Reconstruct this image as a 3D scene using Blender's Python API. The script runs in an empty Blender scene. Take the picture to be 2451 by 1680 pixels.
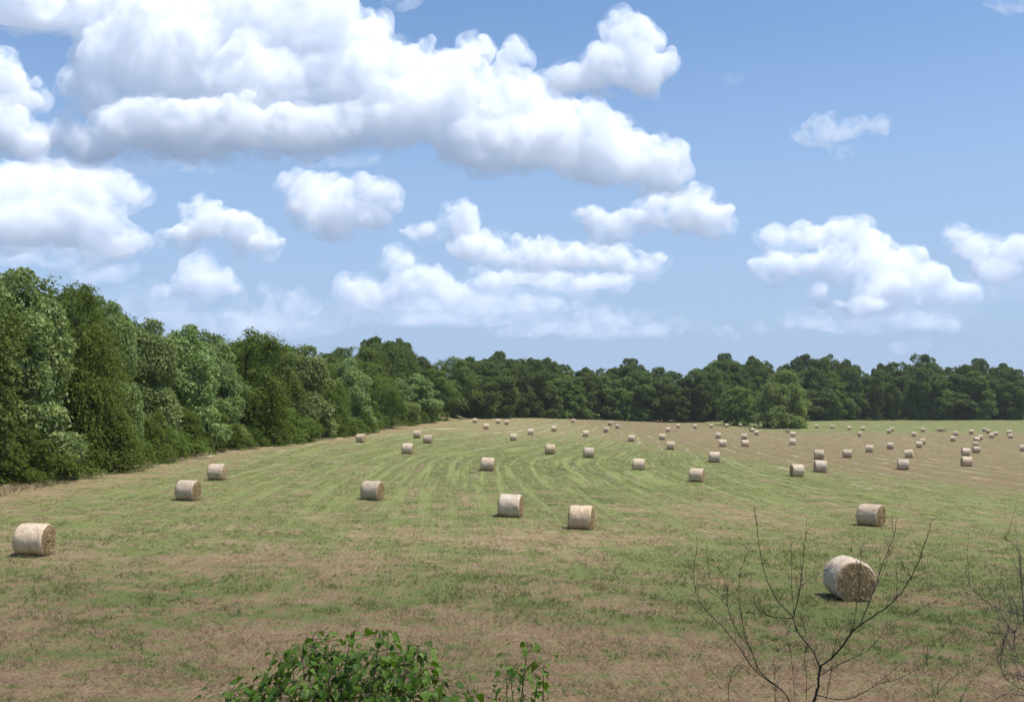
import bpy, math, random
import numpy as np

# ------------------------------------------------------------------ camera, sky, sun
scene = bpy.context.scene
COL = scene.collection
F = 2384.0                 # focal length in photo pixels (photo 2451 x 1680)
CX, HY = 1225.5, 944.0     # principal column, horizon row
CAMZ = 8.0

cam_d = bpy.data.cameras.new('camera')
cam_d.lens = 35.0
cam_d.sensor_width = 36.0
cam_d.shift_y = 104.0 / 2451.0
cam_d.clip_start = 0.1
cam_d.clip_end = 60000
cam = bpy.data.objects.new('camera', cam_d)
COL.objects.link(cam)
cam.location = (0, 0, CAMZ)
cam.rotation_euler = (math.radians(90), 0, 0)
scene.camera = cam

SUN_EL = math.radians(70)
SUN_AZ = math.atan2(0.96, -0.28)          # clockwise from +Y: from the right, a little behind the camera
sd = bpy.data.lights.new('sun', 'SUN')
sd.energy = 4.8
sd.angle = math.radians(0.5)
sd.color = (1.0, 0.955, 0.89)
sun = bpy.data.objects.new('sun', sd)
COL.objects.link(sun)
from mathutils import Vector, Matrix
to_sun = Vector((math.sin(SUN_AZ) * math.cos(SUN_EL), math.cos(SUN_AZ) * math.cos(SUN_EL), math.sin(SUN_EL)))
sun.rotation_euler = to_sun.to_track_quat('Z', 'Y').to_euler()

scene.view_settings.view_transform = 'Standard'
scene.view_settings.look = 'None'
scene.view_settings.exposure = 0.0
scene.view_settings.gamma = 1.0
scene.render.engine = 'CYCLES'
cy = scene.cycles
cy.max_bounces = 32
cy.volume_bounces = 32
cy.diffuse_bounces = 3
cy.glossy_bounces = 2
cy.transmission_bounces = 4
cy.transparent_max_bounces = 4
cy.use_denoising = True
cy.use_adaptive_sampling = True
cy.adaptive_threshold = 0.025
cy.caustics_reflective = False
cy.caustics_refractive = False


# ------------------------------------------------------------------ node helper
class NT:
    def __init__(self, tree):
        self.t = tree
        self.n = tree.nodes
        self.l = tree.links

    def node(self, kind, **kw):
        nd = self.n.new(kind)
        for k, v in kw.items():
            setattr(nd, k, v)
        return nd

    def put(self, sock, v):
        if v is None:
            return
        if isinstance(v, bpy.types.NodeSocket):
            self.l.new(v, sock)
        else:
            sock.default_value = v

    def m(self, op, a, b=None, c=None, clamp=False):
        nd = self.node('ShaderNodeMath', operation=op, use_clamp=clamp)
        self.put(nd.inputs[0], a)
        self.put(nd.inputs[1], b)
        self.put(nd.inputs[2], c)
        return nd.outputs[0]

    def vm(self, op, a, b=None, c=None):
        nd = self.node('ShaderNodeVectorMath', operation=op)
        self.put(nd.inputs[0], a)
        self.put(nd.inputs[1], b)
        self.put(nd.inputs[2], c)
        return nd.outputs['Value'] if op in ('LENGTH', 'DOT_PRODUCT') else nd.outputs[0]

    def comb(self, x, y, z=0.0):
        nd = self.node('ShaderNodeCombineXYZ')
        self.put(nd.inputs[0], x)
        self.put(nd.inputs[1], y)
        self.put(nd.inputs[2], z)
        return nd.outputs[0]

    def sep(self, v):
        nd = self.node('ShaderNodeSeparateXYZ')
        self.put(nd.inputs[0], v)
        return nd.outputs

    def noise(self, vec, scale, detail=2.0, rough=0.5, dim='3D', dist=0.0, color=False):
        nd = self.node('ShaderNodeTexNoise', noise_dimensions=dim)
        self.put(nd.inputs['Vector'], vec)
        nd.inputs['Scale'].default_value = scale
        nd.inputs['Detail'].default_value = detail
        nd.inputs['Roughness'].default_value = rough
        nd.inputs['Distortion'].default_value = dist
        return nd.outputs['Color'] if color else nd.outputs[0]

    def ss(self, v, a, b, lo=0.0, hi=1.0):
        nd = self.node('ShaderNodeMapRange', interpolation_type='SMOOTHSTEP')
        self.put(nd.inputs[0], v)
        for i, q in enumerate((a, b, lo, hi)):
            self.put(nd.inputs[1 + i], q)
        return nd.outputs[0]

    def mix(self, f, a, b, blend='MIX'):
        nd = self.node('ShaderNodeMix', data_type='RGBA', blend_type=blend)
        self.put(nd.inputs[0], f)
        self.put(nd.inputs[6], (*a, 1) if isinstance(a, tuple) and len(a) == 3 else a)
        self.put(nd.inputs[7], (*b, 1) if isinstance(b, tuple) and len(b) == 3 else b)
        return nd.outputs[2]

    def attr(self, name):
        nd = self.node('ShaderNodeAttribute', attribute_name=name)
        return nd.outputs['Fac']


def new_mat(name):
    mt = bpy.data.materials.new(name)
    mt.use_nodes = True
    mt.node_tree.nodes.clear()
    return mt, NT(mt.node_tree)


def finish(nt, shader, disp=None):
    o = nt.node('ShaderNodeOutputMaterial')
    nt.l.new(shader, o.inputs['Surface'])


def principled(nt, col, rough=0.8, spec=0.2, normal=None):
    p = nt.node('ShaderNodeBsdfPrincipled')
    nt.put(p.inputs['Base Color'], (*col, 1) if isinstance(col, tuple) else col)
    nt.put(p.inputs['Roughness'], rough)
    nt.put(p.inputs['Specular IOR Level'], spec)
    if normal is not None:
        nt.l.new(normal, p.inputs['Normal'])
    return p.outputs[0]


def bump(nt, h, strength, dist):
    b = nt.node('ShaderNodeBump')
    b.inputs['Strength'].default_value = strength
    b.inputs['Distance'].default_value = dist
    nt.l.new(h, b.inputs['Height'])
    return b.outputs[0]


# ------------------------------------------------------------------ sky

def build_world():
    w = bpy.data.worlds.new('World')
    scene.world = w
    w.use_nodes = True
    nt = NT(w.node_tree)
    nt.n.clear()
    sky = nt.node('ShaderNodeTexSky', sky_type='NISHITA')
    sky.sun_disc = False
    sky.sun_elevation = SUN_EL
    sky.sun_rotation = SUN_AZ
    sky.altitude = 100
    sky.air_density = 1.0
    sky.dust_density = 1.2
    sky.ozone_density = 1.6
    d = nt.node('ShaderNodeTexCoord').outputs['Generated']
    z = nt.sep(d)[2]
    el = nt.m('MULTIPLY', nt.m('ARCSINE', z), 57.2958)
    skyc = nt.mix(1.0, sky.outputs[0], (1.24, 1.47, 1.66, 1), 'MULTIPLY')
    air = nt.ss(el, 24.0, 1.0, 0.0, 0.85)
    skyc = nt.mix(air, skyc, (4.05, 5.45, 8.1))
    col = skyc
    bg = nt.node('ShaderNodeBackground')
    nt.l.new(col, bg.inputs[0])
    bg.inputs[1].default_value = 0.1
    o = nt.node('ShaderNodeOutputWorld')
    nt.l.new(bg.outputs[0], o.inputs[0])


build_world()


# ------------------------------------------------------------------ mesh helpers
def unit(v):
    return v / (np.linalg.norm(v, axis=-1, keepdims=True) + 1e-9)


def mesh_np(name, V, faces, smooth=False, attrs=None, mats=(), mat_idx=None):
    """V (n,3); faces = list of int arrays (m,k) (all k alike per array)."""
    me = bpy.data.meshes.new(name)
    V = np.ascontiguousarray(V, np.float32)
    me.vertices.add(len(V))
    me.vertices.foreach_set('co', V.ravel())
    fl = [np.asarray(f, np.int32) for f in faces if len(f)]
    idx = np.concatenate([f.ravel() for f in fl])
    tot = np.concatenate([np.full(len(f), f.shape[1], np.int32) for f in fl])
    start = np.concatenate([[0], np.cumsum(tot)[:-1]]).astype(np.int32)
    me.loops.add(len(idx))
    me.loops.foreach_set('vertex_index', idx)
    me.polygons.add(len(tot))
    me.polygons.foreach_set('loop_start', start)
    me.polygons.foreach_set('loop_total', tot)
    me.polygons.foreach_set('use_smooth', np.full(len(tot), smooth, bool))
    for mt in mats:
        me.materials.append(mt)
    if mat_idx is not None:
        me.polygons.foreach_set('material_index', np.asarray(mat_idx, np.int32))
    for k, a in (attrs or {}).items():
        at = me.attributes.new(k, 'FLOAT', 'POINT')
        at.data.foreach_set('value', np.ascontiguousarray(a, np.float32))
    me.update(calc_edges=True)
    me.validate()
    return me


def add_obj(name, data, parent=None, loc=None):
    o = bpy.data.objects.new(name, data)
    COL.objects.link(o)
    if parent is not None:
        o.parent = parent
    if loc is not None:
        o.location = loc
    return o


def tag(o, label=None, cat=None, group=None, kind=None):
    if label:
        o['label'] = label
    if cat:
        o['category'] = cat
    if group:
        o['group'] = group
    if kind:
        o['kind'] = kind
    return o


class Tubes:
    def __init__(self):
        self.V, self.Fq, self.n = [], [], 0

    def add(self, pts, rads, seg=6, cap=True):
        pts = np.asarray(pts, float)
        rads = np.asarray(rads, float)
        k = len(pts)
        tan = np.gradient(pts, axis=0)
        tan /= np.linalg.norm(tan, axis=1, keepdims=True) + 1e-9
        ref = np.array([0.31, 0.87, 0.38])
        rows = []
        for i in range(k):
            t = tan[i]
            a = np.cross(t, ref)
            if np.linalg.norm(a) < .05:
                a = np.cross(t, [1, 0, 0])
            a /= np.linalg.norm(a)
            b = np.cross(t, a)
            th = np.arange(seg) / seg * 2 * np.pi
            rows.append(pts[i] + rads[i] * (np.cos(th)[:, None] * a + np.sin(th)[:, None] * b))
        self.V.append(np.concatenate(rows))
        i = np.arange(k - 1)[:, None] * seg
        j = np.arange(seg)[None, :]
        j2 = (j + 1) % seg
        f = np.stack([i + j, i + j2, i + seg + j2, i + seg + j], -1).reshape(-1, 4) + self.n
        self.Fq.append(f)
        self.n += k * seg

    def mesh(self, name, mats=(), smooth=True):
        return mesh_np(name, np.concatenate(self.V), [np.concatenate(self.Fq)], smooth, None, mats)


def sst(x, a, b):
    t = np.clip((x - a) / (b - a), 0, 1)
    return t * t * (3 - 2 * t)


# ------------------------------------------------------------------ cumulus clouds: real bodies of scattering droplets, kilometres off
def hash3(a, b, c, seed):
    n = (a * 374761393 + b * 668265263 + c * 2147483647 + seed * 1274126177) & 0xffffffff
    n = ((n ^ (n >> 13)) * 1274126177) & 0xffffffff
    n = ((n ^ (n >> 15)) * 2246822519) & 0xffffffff
    return n ^ (n >> 16)


def worley3(P, seed):
    """distance to the nearest of one random point per unit cell"""
    I = np.floor(P).astype(np.int64)
    best = np.full(len(P), 9.0)
    for dx in (-1, 0, 1):
        for dy in (-1, 0, 1):
            for dz in (-1, 0, 1):
                C = I + (dx, dy, dz)
                h = hash3(C[:, 0], C[:, 1], C[:, 2], seed)
                f = np.stack([(h & 1023), (h >> 10) & 1023, (h >> 20) & 1023], -1) / 1023.0
                best = np.minimum(best, ((C + f - P)**2).sum(1))
    return np.sqrt(best)


_ico = None


def icosphere():
    global _ico
    if _ico is None:
        import bmesh
        bm = bmesh.new()
        bmesh.ops.create_icosphere(bm, subdivisions=2, radius=1.0)
        bm.verts.ensure_lookup_table()
        _ico = (np.array([v.co[:] for v in bm.verts]), np.array([[v.index for v in f.verts] for f in bm.faces]))
        bm.free()
    return _ico


def mat_cloud(name, dens, deg, col=(.984, .992, 1.0), step=1.0):
    """droplet density, torn by turbulence at the scale of the smaller puffs"""
    mt, nt = new_mat(name)
    pos = nt.node('ShaderNodeNewGeometry').outputs['Position']
    w = nt.vm('SUBTRACT', nt.noise(pos, 1.0 / (1.1 * deg), 2, .5, color=True), (.5, .5, .5))
    pw = nt.vm('MULTIPLY_ADD', w, (.9 * deg, .9 * deg, .9 * deg), pos)
    n = nt.noise(pw, 1.0 / (1.25 * deg), 7, .64)
    sc = nt.node('ShaderNodeVolumeScatter')
    sc.inputs['Color'].default_value = (*col, 1)
    nt.put(sc.inputs['Density'], nt.ss(n, .41, .62, 0.0, dens))
    sc.inputs['Anisotropy'].default_value = 0.0
    o = nt.node('ShaderNodeOutputMaterial')
    nt.l.new(sc.outputs[0], o.inputs['Volume'])
    mt.cycles.volume_step_rate = CLOUD_STEP * step
    return mt


CLOUD_STEP = 0.36


def skin(V, Fc, size):
    """one clean closed skin round overlapping closed shapes"""
    me = mesh_np('cloud_seed', V, [Fc])
    ob = bpy.data.objects.new('cloud_seed', me)
    COL.objects.link(ob)
    rm = ob.modifiers.new('r', 'REMESH')
    rm.mode = 'VOXEL'
    rm.voxel_size = size
    rm.adaptivity = 0
    ev = ob.evaluated_get(bpy.context.evaluated_depsgraph_get())
    m2 = bpy.data.meshes.new_from_object(ev)
    bpy.data.objects.remove(ob)
    bpy.data.meshes.remove(me)
    return m2


def co_no(me):
    nv = len(me.vertices)
    P = np.empty(nv * 3, np.float32)
    N = np.empty(nv * 3, np.float32)
    me.vertices.foreach_get('co', P)
    me.vertices.foreach_get('normal', N)
    me.calc_loop_triangles()
    T = np.empty(len(me.loop_triangles) * 3, np.int32)
    me.loop_triangles.foreach_get('vertices', T)
    return P.reshape(-1, 3).astype(float), N.reshape(-1, 3).astype(float), T.reshape(-1, 3)


def cloud(label, blobs, D, seed, mfp=.16, vox=.09):
    """blobs: display-pixel ellipses giving bearing, height and size; D: distance in metres; mfp: mean free path in degrees of sight"""
    rng = np.random.default_rng(seed)
    deg = D * math.pi / 180
    k = D / 2261.0
    V, Fc, n = [], [], 0
    sv, sf = icosphere()
    yb = max(q[1] for q in blobs)
    for X, Y, rx, ry in blobs:
        # heads lean away with height, so their faces lie open to the sun
        back = (yb - Y) * k * .42
        f = 1 + back / D
        c = np.array([(X - 1162) * k * f, back, (895 - Y) * k * f])
        R = np.array([rx * k, .42 * (rx + ry) * k, ry * k]) * f
        items = [(c, R * .80)]
        m = int(np.clip(9 * max(rx / ry, ry / rx), 9, 34))
        for _ in range(m):
            u = unit(rng.normal(size=3))
            u[2] = abs(u[2]) if rng.random() < .68 else u[2] * .55
            q = c + u * R * rng.uniform(.45, .92)
            r = min(rx, ry) * k * rng.uniform(.18, .50)
            items.append((q, np.array([r, r, r * .88])))
        for q, r in items:
            V.append(sv * r + q)
            Fc.append(sf + n)
            n += len(sv)
    # wind-bent: push the whole heap about before it is skinned
    co = np.concatenate(V)
    for sc_, am_ in ((2.2, .55), (.9, .25)):
        q = co / (sc_ * deg)
        co = co + am_ * deg * np.stack([np.sin(q[:, 2] * 2.1 + q[:, 1] * 1.3 + seed), np.sin(q[:, 0] * 1.9 + seed * 2), .6 * np.sin(q[:, 0] * 2.3 + q[:, 1] * 1.7 + seed * 3)], -1) * .5
    Fa = np.concatenate(Fc)
    m1 = skin(co, Fa, vox * deg)
    P, N, T = co_no(m1)
    bpy.data.meshes.remove(m1)
    up = .50 + .50 * sst(N[:, 2], -.5, .2)
    d = 0
    for sc, am in ((1.15, .62), (.50, .40), (.22, .20), (.11, .10)):
        w = worley3(P / (sc * deg) + 50.3, seed + int(sc * 100))
        d = d + am * (.62 - w) * deg
    m2 = skin(P + N * (d * up)[:, None], T, vox * .85 * deg)
    m2.materials.clear()
    m2.materials.append(mat_cloud('cloud_droplets', 1.0 / (2.6 * mfp * deg), deg))
    m2.name = 'cloud'
    o = add_obj('cloud', m2, None, (0, D, CAMZ))
    tag(o, label, 'cloud', 'cumulus clouds in the summer sky', 'stuff')
    if mfp < .5:
        # thin evaporating vapour feathering out round the body
        g = .30 * deg
        d2 = 0
        for sc, am in ((1.7, .9), (.7, .5)):
            d2 = d2 + am * (.55 - worley3(P / (sc * deg) + 20.7, seed + 31 + int(sc * 10))) * deg
        m3 = skin(P + N * (g + d2)[:, None] + np.array([0, 0, -.12 * deg]), T, vox * 1.8 * deg)
        m3.materials.clear()
        m3.materials.append(mat_cloud('cloud_vapour', 1.0 / (1.25 * deg), deg * 1.25, step=2.0))
        m3.name = 'vapour'
        tag(add_obj('vapour', m3, o), None, None, None, 'stuff')
    return o


CLOUDS = [
    ('great cumulus bank with grey underside across the upper left', 4700, .16, [
        (330, 30, 220, 80), (240, 130, 110, 95), (235, 205, 95, 75), (420, 130, 190, 125), (560, 70, 160, 95), (720, 80, 170, 90), (830, 85, 66, 78),
        (620, 190, 210, 85), (800, 180, 150, 90), (930, 160, 85, 65), (1075, 112, 48, 42), (1030, 165, 105, 60), (1155, 152, 36, 46), (1000, 240, 190, 80),
        (1170, 235, 110, 72), (1120, 320, 190, 75), (1270, 325, 190, 75), (1250, 265, 115, 52), (1400, 365, 150, 60), (1515, 392, 74, 60), (1500, 345, 56, 30),
        (420, 290, 290, 66), (680, 295, 240, 60), (880, 280, 130, 55), (330, 160, 120, 110), (70, 25, 130, 50), (650, -10, 200, 50), (190, 320, 120, 50)]),
    ('rounded white cloud standing up right of the great bank', 3800, .17, [
        (1432, 100, 66, 70), (1400, 165, 115, 54), (1470, 170, 60, 58), (1425, 52, 34, 32), (1300, 178, 74, 30), (1500, 145, 34, 40)]),
    ('white cloud just below the right end of the great bank', 7000, .13, [
        (1395, 503, 76, 32), (1550, 490, 104, 44), (1620, 502, 52, 42), (1475, 495, 70, 24), (1590, 445, 27, 26)]),
    ('tall white cloud cut by the left edge of the view', 4300, .14, [(0, 215, 84, 92), (14, 290, 88, 68), (62, 322, 48, 36)]),
    ('broad hazy cloud at far left above the wood', 7600, .22, [
        (60, 430, 140, 70), (190, 432, 128, 60), (288, 438, 40, 50), (268, 555, 90, 34), (100, 510, 210, 60), (-80, 440, 120, 110)]),
    ('small ragged white cloud above the left wood', 7600, .13, [(450, 488, 50, 32), (510, 520, 96, 36), (580, 548, 64, 20), (425, 534, 62, 16)]),
    ('puffy grey-bottomed cloud between the great bank and the left wood', 6800, .15, [
        (720, 438, 76, 58), (785, 452, 84, 56), (870, 460, 38, 40), (740, 500, 90, 32), (835, 505, 52, 28), (760, 480, 104, 44)]),
    ('pinkish low cloud just above the left wood', 11000, .24, [(440, 620, 42, 36), (470, 645, 82, 26), (400, 655, 62, 17), (515, 660, 50, 17)]),
    ('peaked cloud with a long flat foot above the field\'s middle', 8800, .13, [
        (1042, 495, 32, 32), (1068, 525, 38, 36), (1085, 570, 92, 34), (1200, 582, 76, 40), (1300, 590, 70, 30), (1395, 590, 70, 27), (1465, 592, 48, 22), (960, 525, 44, 14)]),
    ('low double-humped cloud beneath the peaked one', 12500, .19, [
        (905, 598, 38, 34), (945, 645, 74, 42), (1005, 665, 64, 34), (1200, 634, 180, 15), (1350, 638, 100, 17), (825, 668, 80, 38)]),
    ('heaped white cloud over the far wood at right', 11000, .13, [
        (1760, 542, 42, 27), (1830, 536, 56, 34), (1905, 534, 56, 40), (1960, 566, 66, 42), (2030, 605, 76, 46), (2090, 622, 64, 52), (2145, 664, 52, 34),
        (1775, 612, 74, 27), (1935, 620, 68, 28), (2010, 658, 96, 32), (1850, 668, 34, 17), (1900, 590, 96, 30), (1960, 690, 130, 20)]),
    ('white cloud cut by the right edge of the view', 9500, .16, [(2150, 542, 32, 18), (2225, 560, 64, 32), (2300, 576, 54, 48), (2400, 570, 80, 56), (2270, 612, 72, 26)]),
    ('thin torn wisp alone in the clear right-hand sky', 5200, .50, [(1890, 286, 92, 32), (1990, 296, 38, 24), (1840, 318, 70, 14), (1912, 342, 28, 18)]),
    ('tiny wisp between the rounded cloud and the torn wisp', 4600, .9, [(1680, 190, 26, 14)]),
    ('small wisp at the top edge above the great bank', 3900, .55, [(915, 6, 48, 26)]),
    ('small wisp in the top right corner', 3800, .6, [(2305, 2, 56, 26)]),
    ('faint pinkish cloud low over the left wood', 15000, .75, [(640, 700, 74, 46), (615, 668, 30, 20), (520, 732, 80, 26), (600, 738, 110, 30)]),
    ('faint flat bands low over the middle of the far wood', 16000, .85, [
        (1100, 692, 280, 22), (1000, 725, 180, 16), (1370, 722, 80, 28), (1480, 757, 90, 14), (1250, 752, 190, 14)]),
    ('faint flat streaks low over the right of the far wood', 16000, .8, [(1850, 740, 100, 14), (2100, 732, 130, 22), (1640, 762, 36, 12), (1720, 742, 32, 13), (2060, 795, 56, 18)]),
    ('thin grey veil beneath the broad hazy cloud', 9500, .8, [(80, 580, 190, 34), (240, 625, 100, 22)]),
    ('grey-blue veil hanging under the left part of the great bank', 5200, 1.3, [(300, 365, 330, 22), (100, 350, 120, 36), (680, 360, 220, 16)]),
    ('pale lavender veil low over the left wood and the field\'s middle', 19000, 2.4, [(560, 740, 330, 44), (1050, 700, 420, 52), (1400, 740, 240, 34), (300, 690, 200, 40)]),
    ('pale veil low over the far wood at right', 19000, 2.6, [(1980, 720, 300, 40), (2250, 660, 160, 40)]),
]
for i, (lb, D_, mfp_, bl) in enumerate(CLOUDS):
    cloud(lb, bl, D_, 100 + i, mfp_)


# ------------------------------------------------------------------ terrain
C_FIT = np.array([-7.323, -1.889, -4.007, -0.288, -2.078, 1.683, 0.479, -0.007])
FAR_X = np.array([-60, -24, -17, 0, 27, 69, 102, 122, 161, 216, 277, 400])
FAR_Y = np.array([329, 329, 368, 410, 447, 462, 446, 492, 517, 527, 538, 560.])


def vnoise(x, y, s, seed=0):
    """smooth value noise, numpy"""
    x = x / s
    y = y / s
    xi = np.floor(x).astype(np.int64)
    yi = np.floor(y).astype(np.int64)
    fx, fy = x - xi, y - yi
    fx = fx * fx * (3 - 2 * fx)
    fy = fy * fy * (3 - 2 * fy)

    def h(a, b):
        n = (a * 374761393 + b * 668265263 + seed * 1274126177) & 0xffffffff
        n = ((n ^ (n >> 13)) * 1274126177) & 0xffffffff
        return ((n ^ (n >> 16)) & 0xffff) / 65535.0
    return ((h(xi, yi) * (1 - fx) + h(xi + 1, yi) * fx) * (1 - fy) + (h(xi, yi + 1) * (1 - fx) + h(xi + 1, yi + 1) * fx) * fy)


def ground_z(x, y):
    x = np.asarray(x, float)
    y = np.asarray(y, float)
    xc = np.clip(x, -60, 300)
    yc = np.clip(y, 22, 560)
    xc = np.where(xc > yc * .62 + 20, yc * .62 + 20, xc)
    xc = np.where(xc < -yc * .62 - 20, -yc * .62 - 20, xc)
    u, v = xc / 100, yc / 300
    z = (C_FIT[0] + C_FIT[1] * u + C_FIT[2] * v + C_FIT[3] * u * u + C_FIT[4] * u * v + C_FIT[5] * v * v
         + C_FIT[6] * u * u * v + C_FIT[7] * u * v * v) + CAMZ
    # wooded rise beyond the far edge of the field
    ye = np.interp(x, FAR_X, FAR_Y)
    z = z + 13 * sst(y - ye, 4, 90) * sst(x, 20, 130) + 6 * sst(y - ye, 4, 90) * (1 - sst(x, 20, 130))
    # the bank the photographer stands on
    bank = 6.35 - 0.30 * np.clip(y, -6, 40)
    k = 1.2
    hh = np.clip(0.5 + 0.5 * (bank - z) / k, 0, 1)
    z = z * (1 - hh) + bank * hh + k * hh * (1 - hh) * .5
    return z


_ds = np.concatenate([np.linspace(22, 120, 2000), np.linspace(120.1, 620, 5000)])


def hit(px, py):
    """where the sight line through a photo pixel meets the field"""
    s, k = (px - CX) / F, -(py - HY) / F
    g = ground_z(s * _ds, _ds) - CAMZ - k * _ds
    i = int(np.argmax(g > 0))
    return s * _ds[i], _ds[i]


EDGE_L = [(-39.5, 40), (-39.3, 76.5), (-38.8, 90), (-39.5, 116), (-39.5, 140), (-36.5, 158), (-32, 195), (-31, 252), (-23.5, 329), (-17, 368)]
EDGE_F = [(-17, 368), (0, 410), (27, 447), (69, 462), (100, 468), (135, 510), (161, 517), (216, 527), (277, 538), (340, 550)]
EL = np.array(EDGE_L, float)
EF = np.array(EDGE_F, float)


def edge_x(y):
    return np.interp(y, EL[:, 1], EL[:, 0])


def far_y(x):
    return np.interp(x, EF[:, 0], EF[:, 1])


GY = np.array([0, 60, 98, 130, 165, 220, 300, 450.])
GX = np.array([6, 3.5, 1.0, .5, 6, 16, 29, 48.])


def smooth_interp(y, ys, xs):
    # cubic Hermite
    m = np.gradient(xs, ys)
    i = np.clip(np.searchsorted(ys, y) - 1, 0, len(ys) - 2)
    h = ys[i + 1] - ys[i]
    t = np.clip((y - ys[i]) / h, 0, 1)
    return ((2 * t**3 - 3 * t**2 + 1) * xs[i] + (t**3 - 2 * t**2 + t) * h * m[i] + (-2 * t**3 + 3 * t**2) * xs[i + 1] + (t**3 - t**2) * h * m[i + 1])


def lane(x, y):
    w = sst(x, -34, 4) * (1 - sst(x, 24, 62))
    return x - w * smooth_interp(y, GY, GX)


def cover(x, y):
    """how much living grass there is, 0..1"""
    c = 0.62 + .06 * sst(y, 55, 100) - .05 * sst(x, 5, 30) * (1 - sst(y, 50, 90)) + 0 * x
    # brown, raked part on the right
    b = sst(x, 12, 42) * sst(y + 3.0 * np.clip(x - 24, 0, 32), 145, 215) * (1 - .8 * sst(y, 310, 390) * sst(x, 60, 120))
    c = c - 0.31 * b
    # green far right
    c = c + 0.12 * sst(y, 320, 400) * sst(x, 60, 120)
    # olive-brown far left-middle
    c = c - 0.20 * sst(y, 180, 270) * (1 - sst(x, 0, 45))
    # green swirl in the middle
    c = c + 0.18 * np.exp(-(((x - 9) / 24)**2 + ((y - 135) / 55)**2))
    # dry strip along the left wood
    c = c - 0.34 * np.exp(-((x - edge_x(y) - 1.5) / 4.5)**2) * (1 - sst(y, 280, 360))
    # near foreground: thin and reddish
    c = c - 0.20 * (1 - sst(y, 26, 37)) - 0.04 * (1 - sst(y, 36, 60))
    c = c + 0.12 * sst(x, 2, 14) * (1 - sst(y, 42, 64)) * sst(y, 27, 33)
    # tan patches
    c = c - 0.34 * np.exp(-(((x - 1.0) / 7)**2 + ((y - 56) / 4.0)**2))
    c = c - 0.22 * np.exp(-(((x - 17) / 7)**2 + ((y - 72) / 9)**2))
    c = c - 0.22 * np.exp(-(((x + 14) / 14)**2 + ((y - 46) / 2.6)**2))
    c = c - 0.20 * np.exp(-(((x + 2) / 8)**2 + ((y - 32) / 2.2)**2))
    return np.clip(c, 0.0, 1.0)


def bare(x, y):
    """how much reddish soil shows and the grass darkens, 0..1"""
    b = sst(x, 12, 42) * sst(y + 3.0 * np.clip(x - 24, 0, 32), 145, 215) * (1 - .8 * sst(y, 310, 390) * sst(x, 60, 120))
    return np.clip(.95 * (1 - sst(y, 27, 58)) + .55 * b + .25 * (1 - sst(y, 50, 80)) * sst(x, 0, 20), 0, 1)


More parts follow.
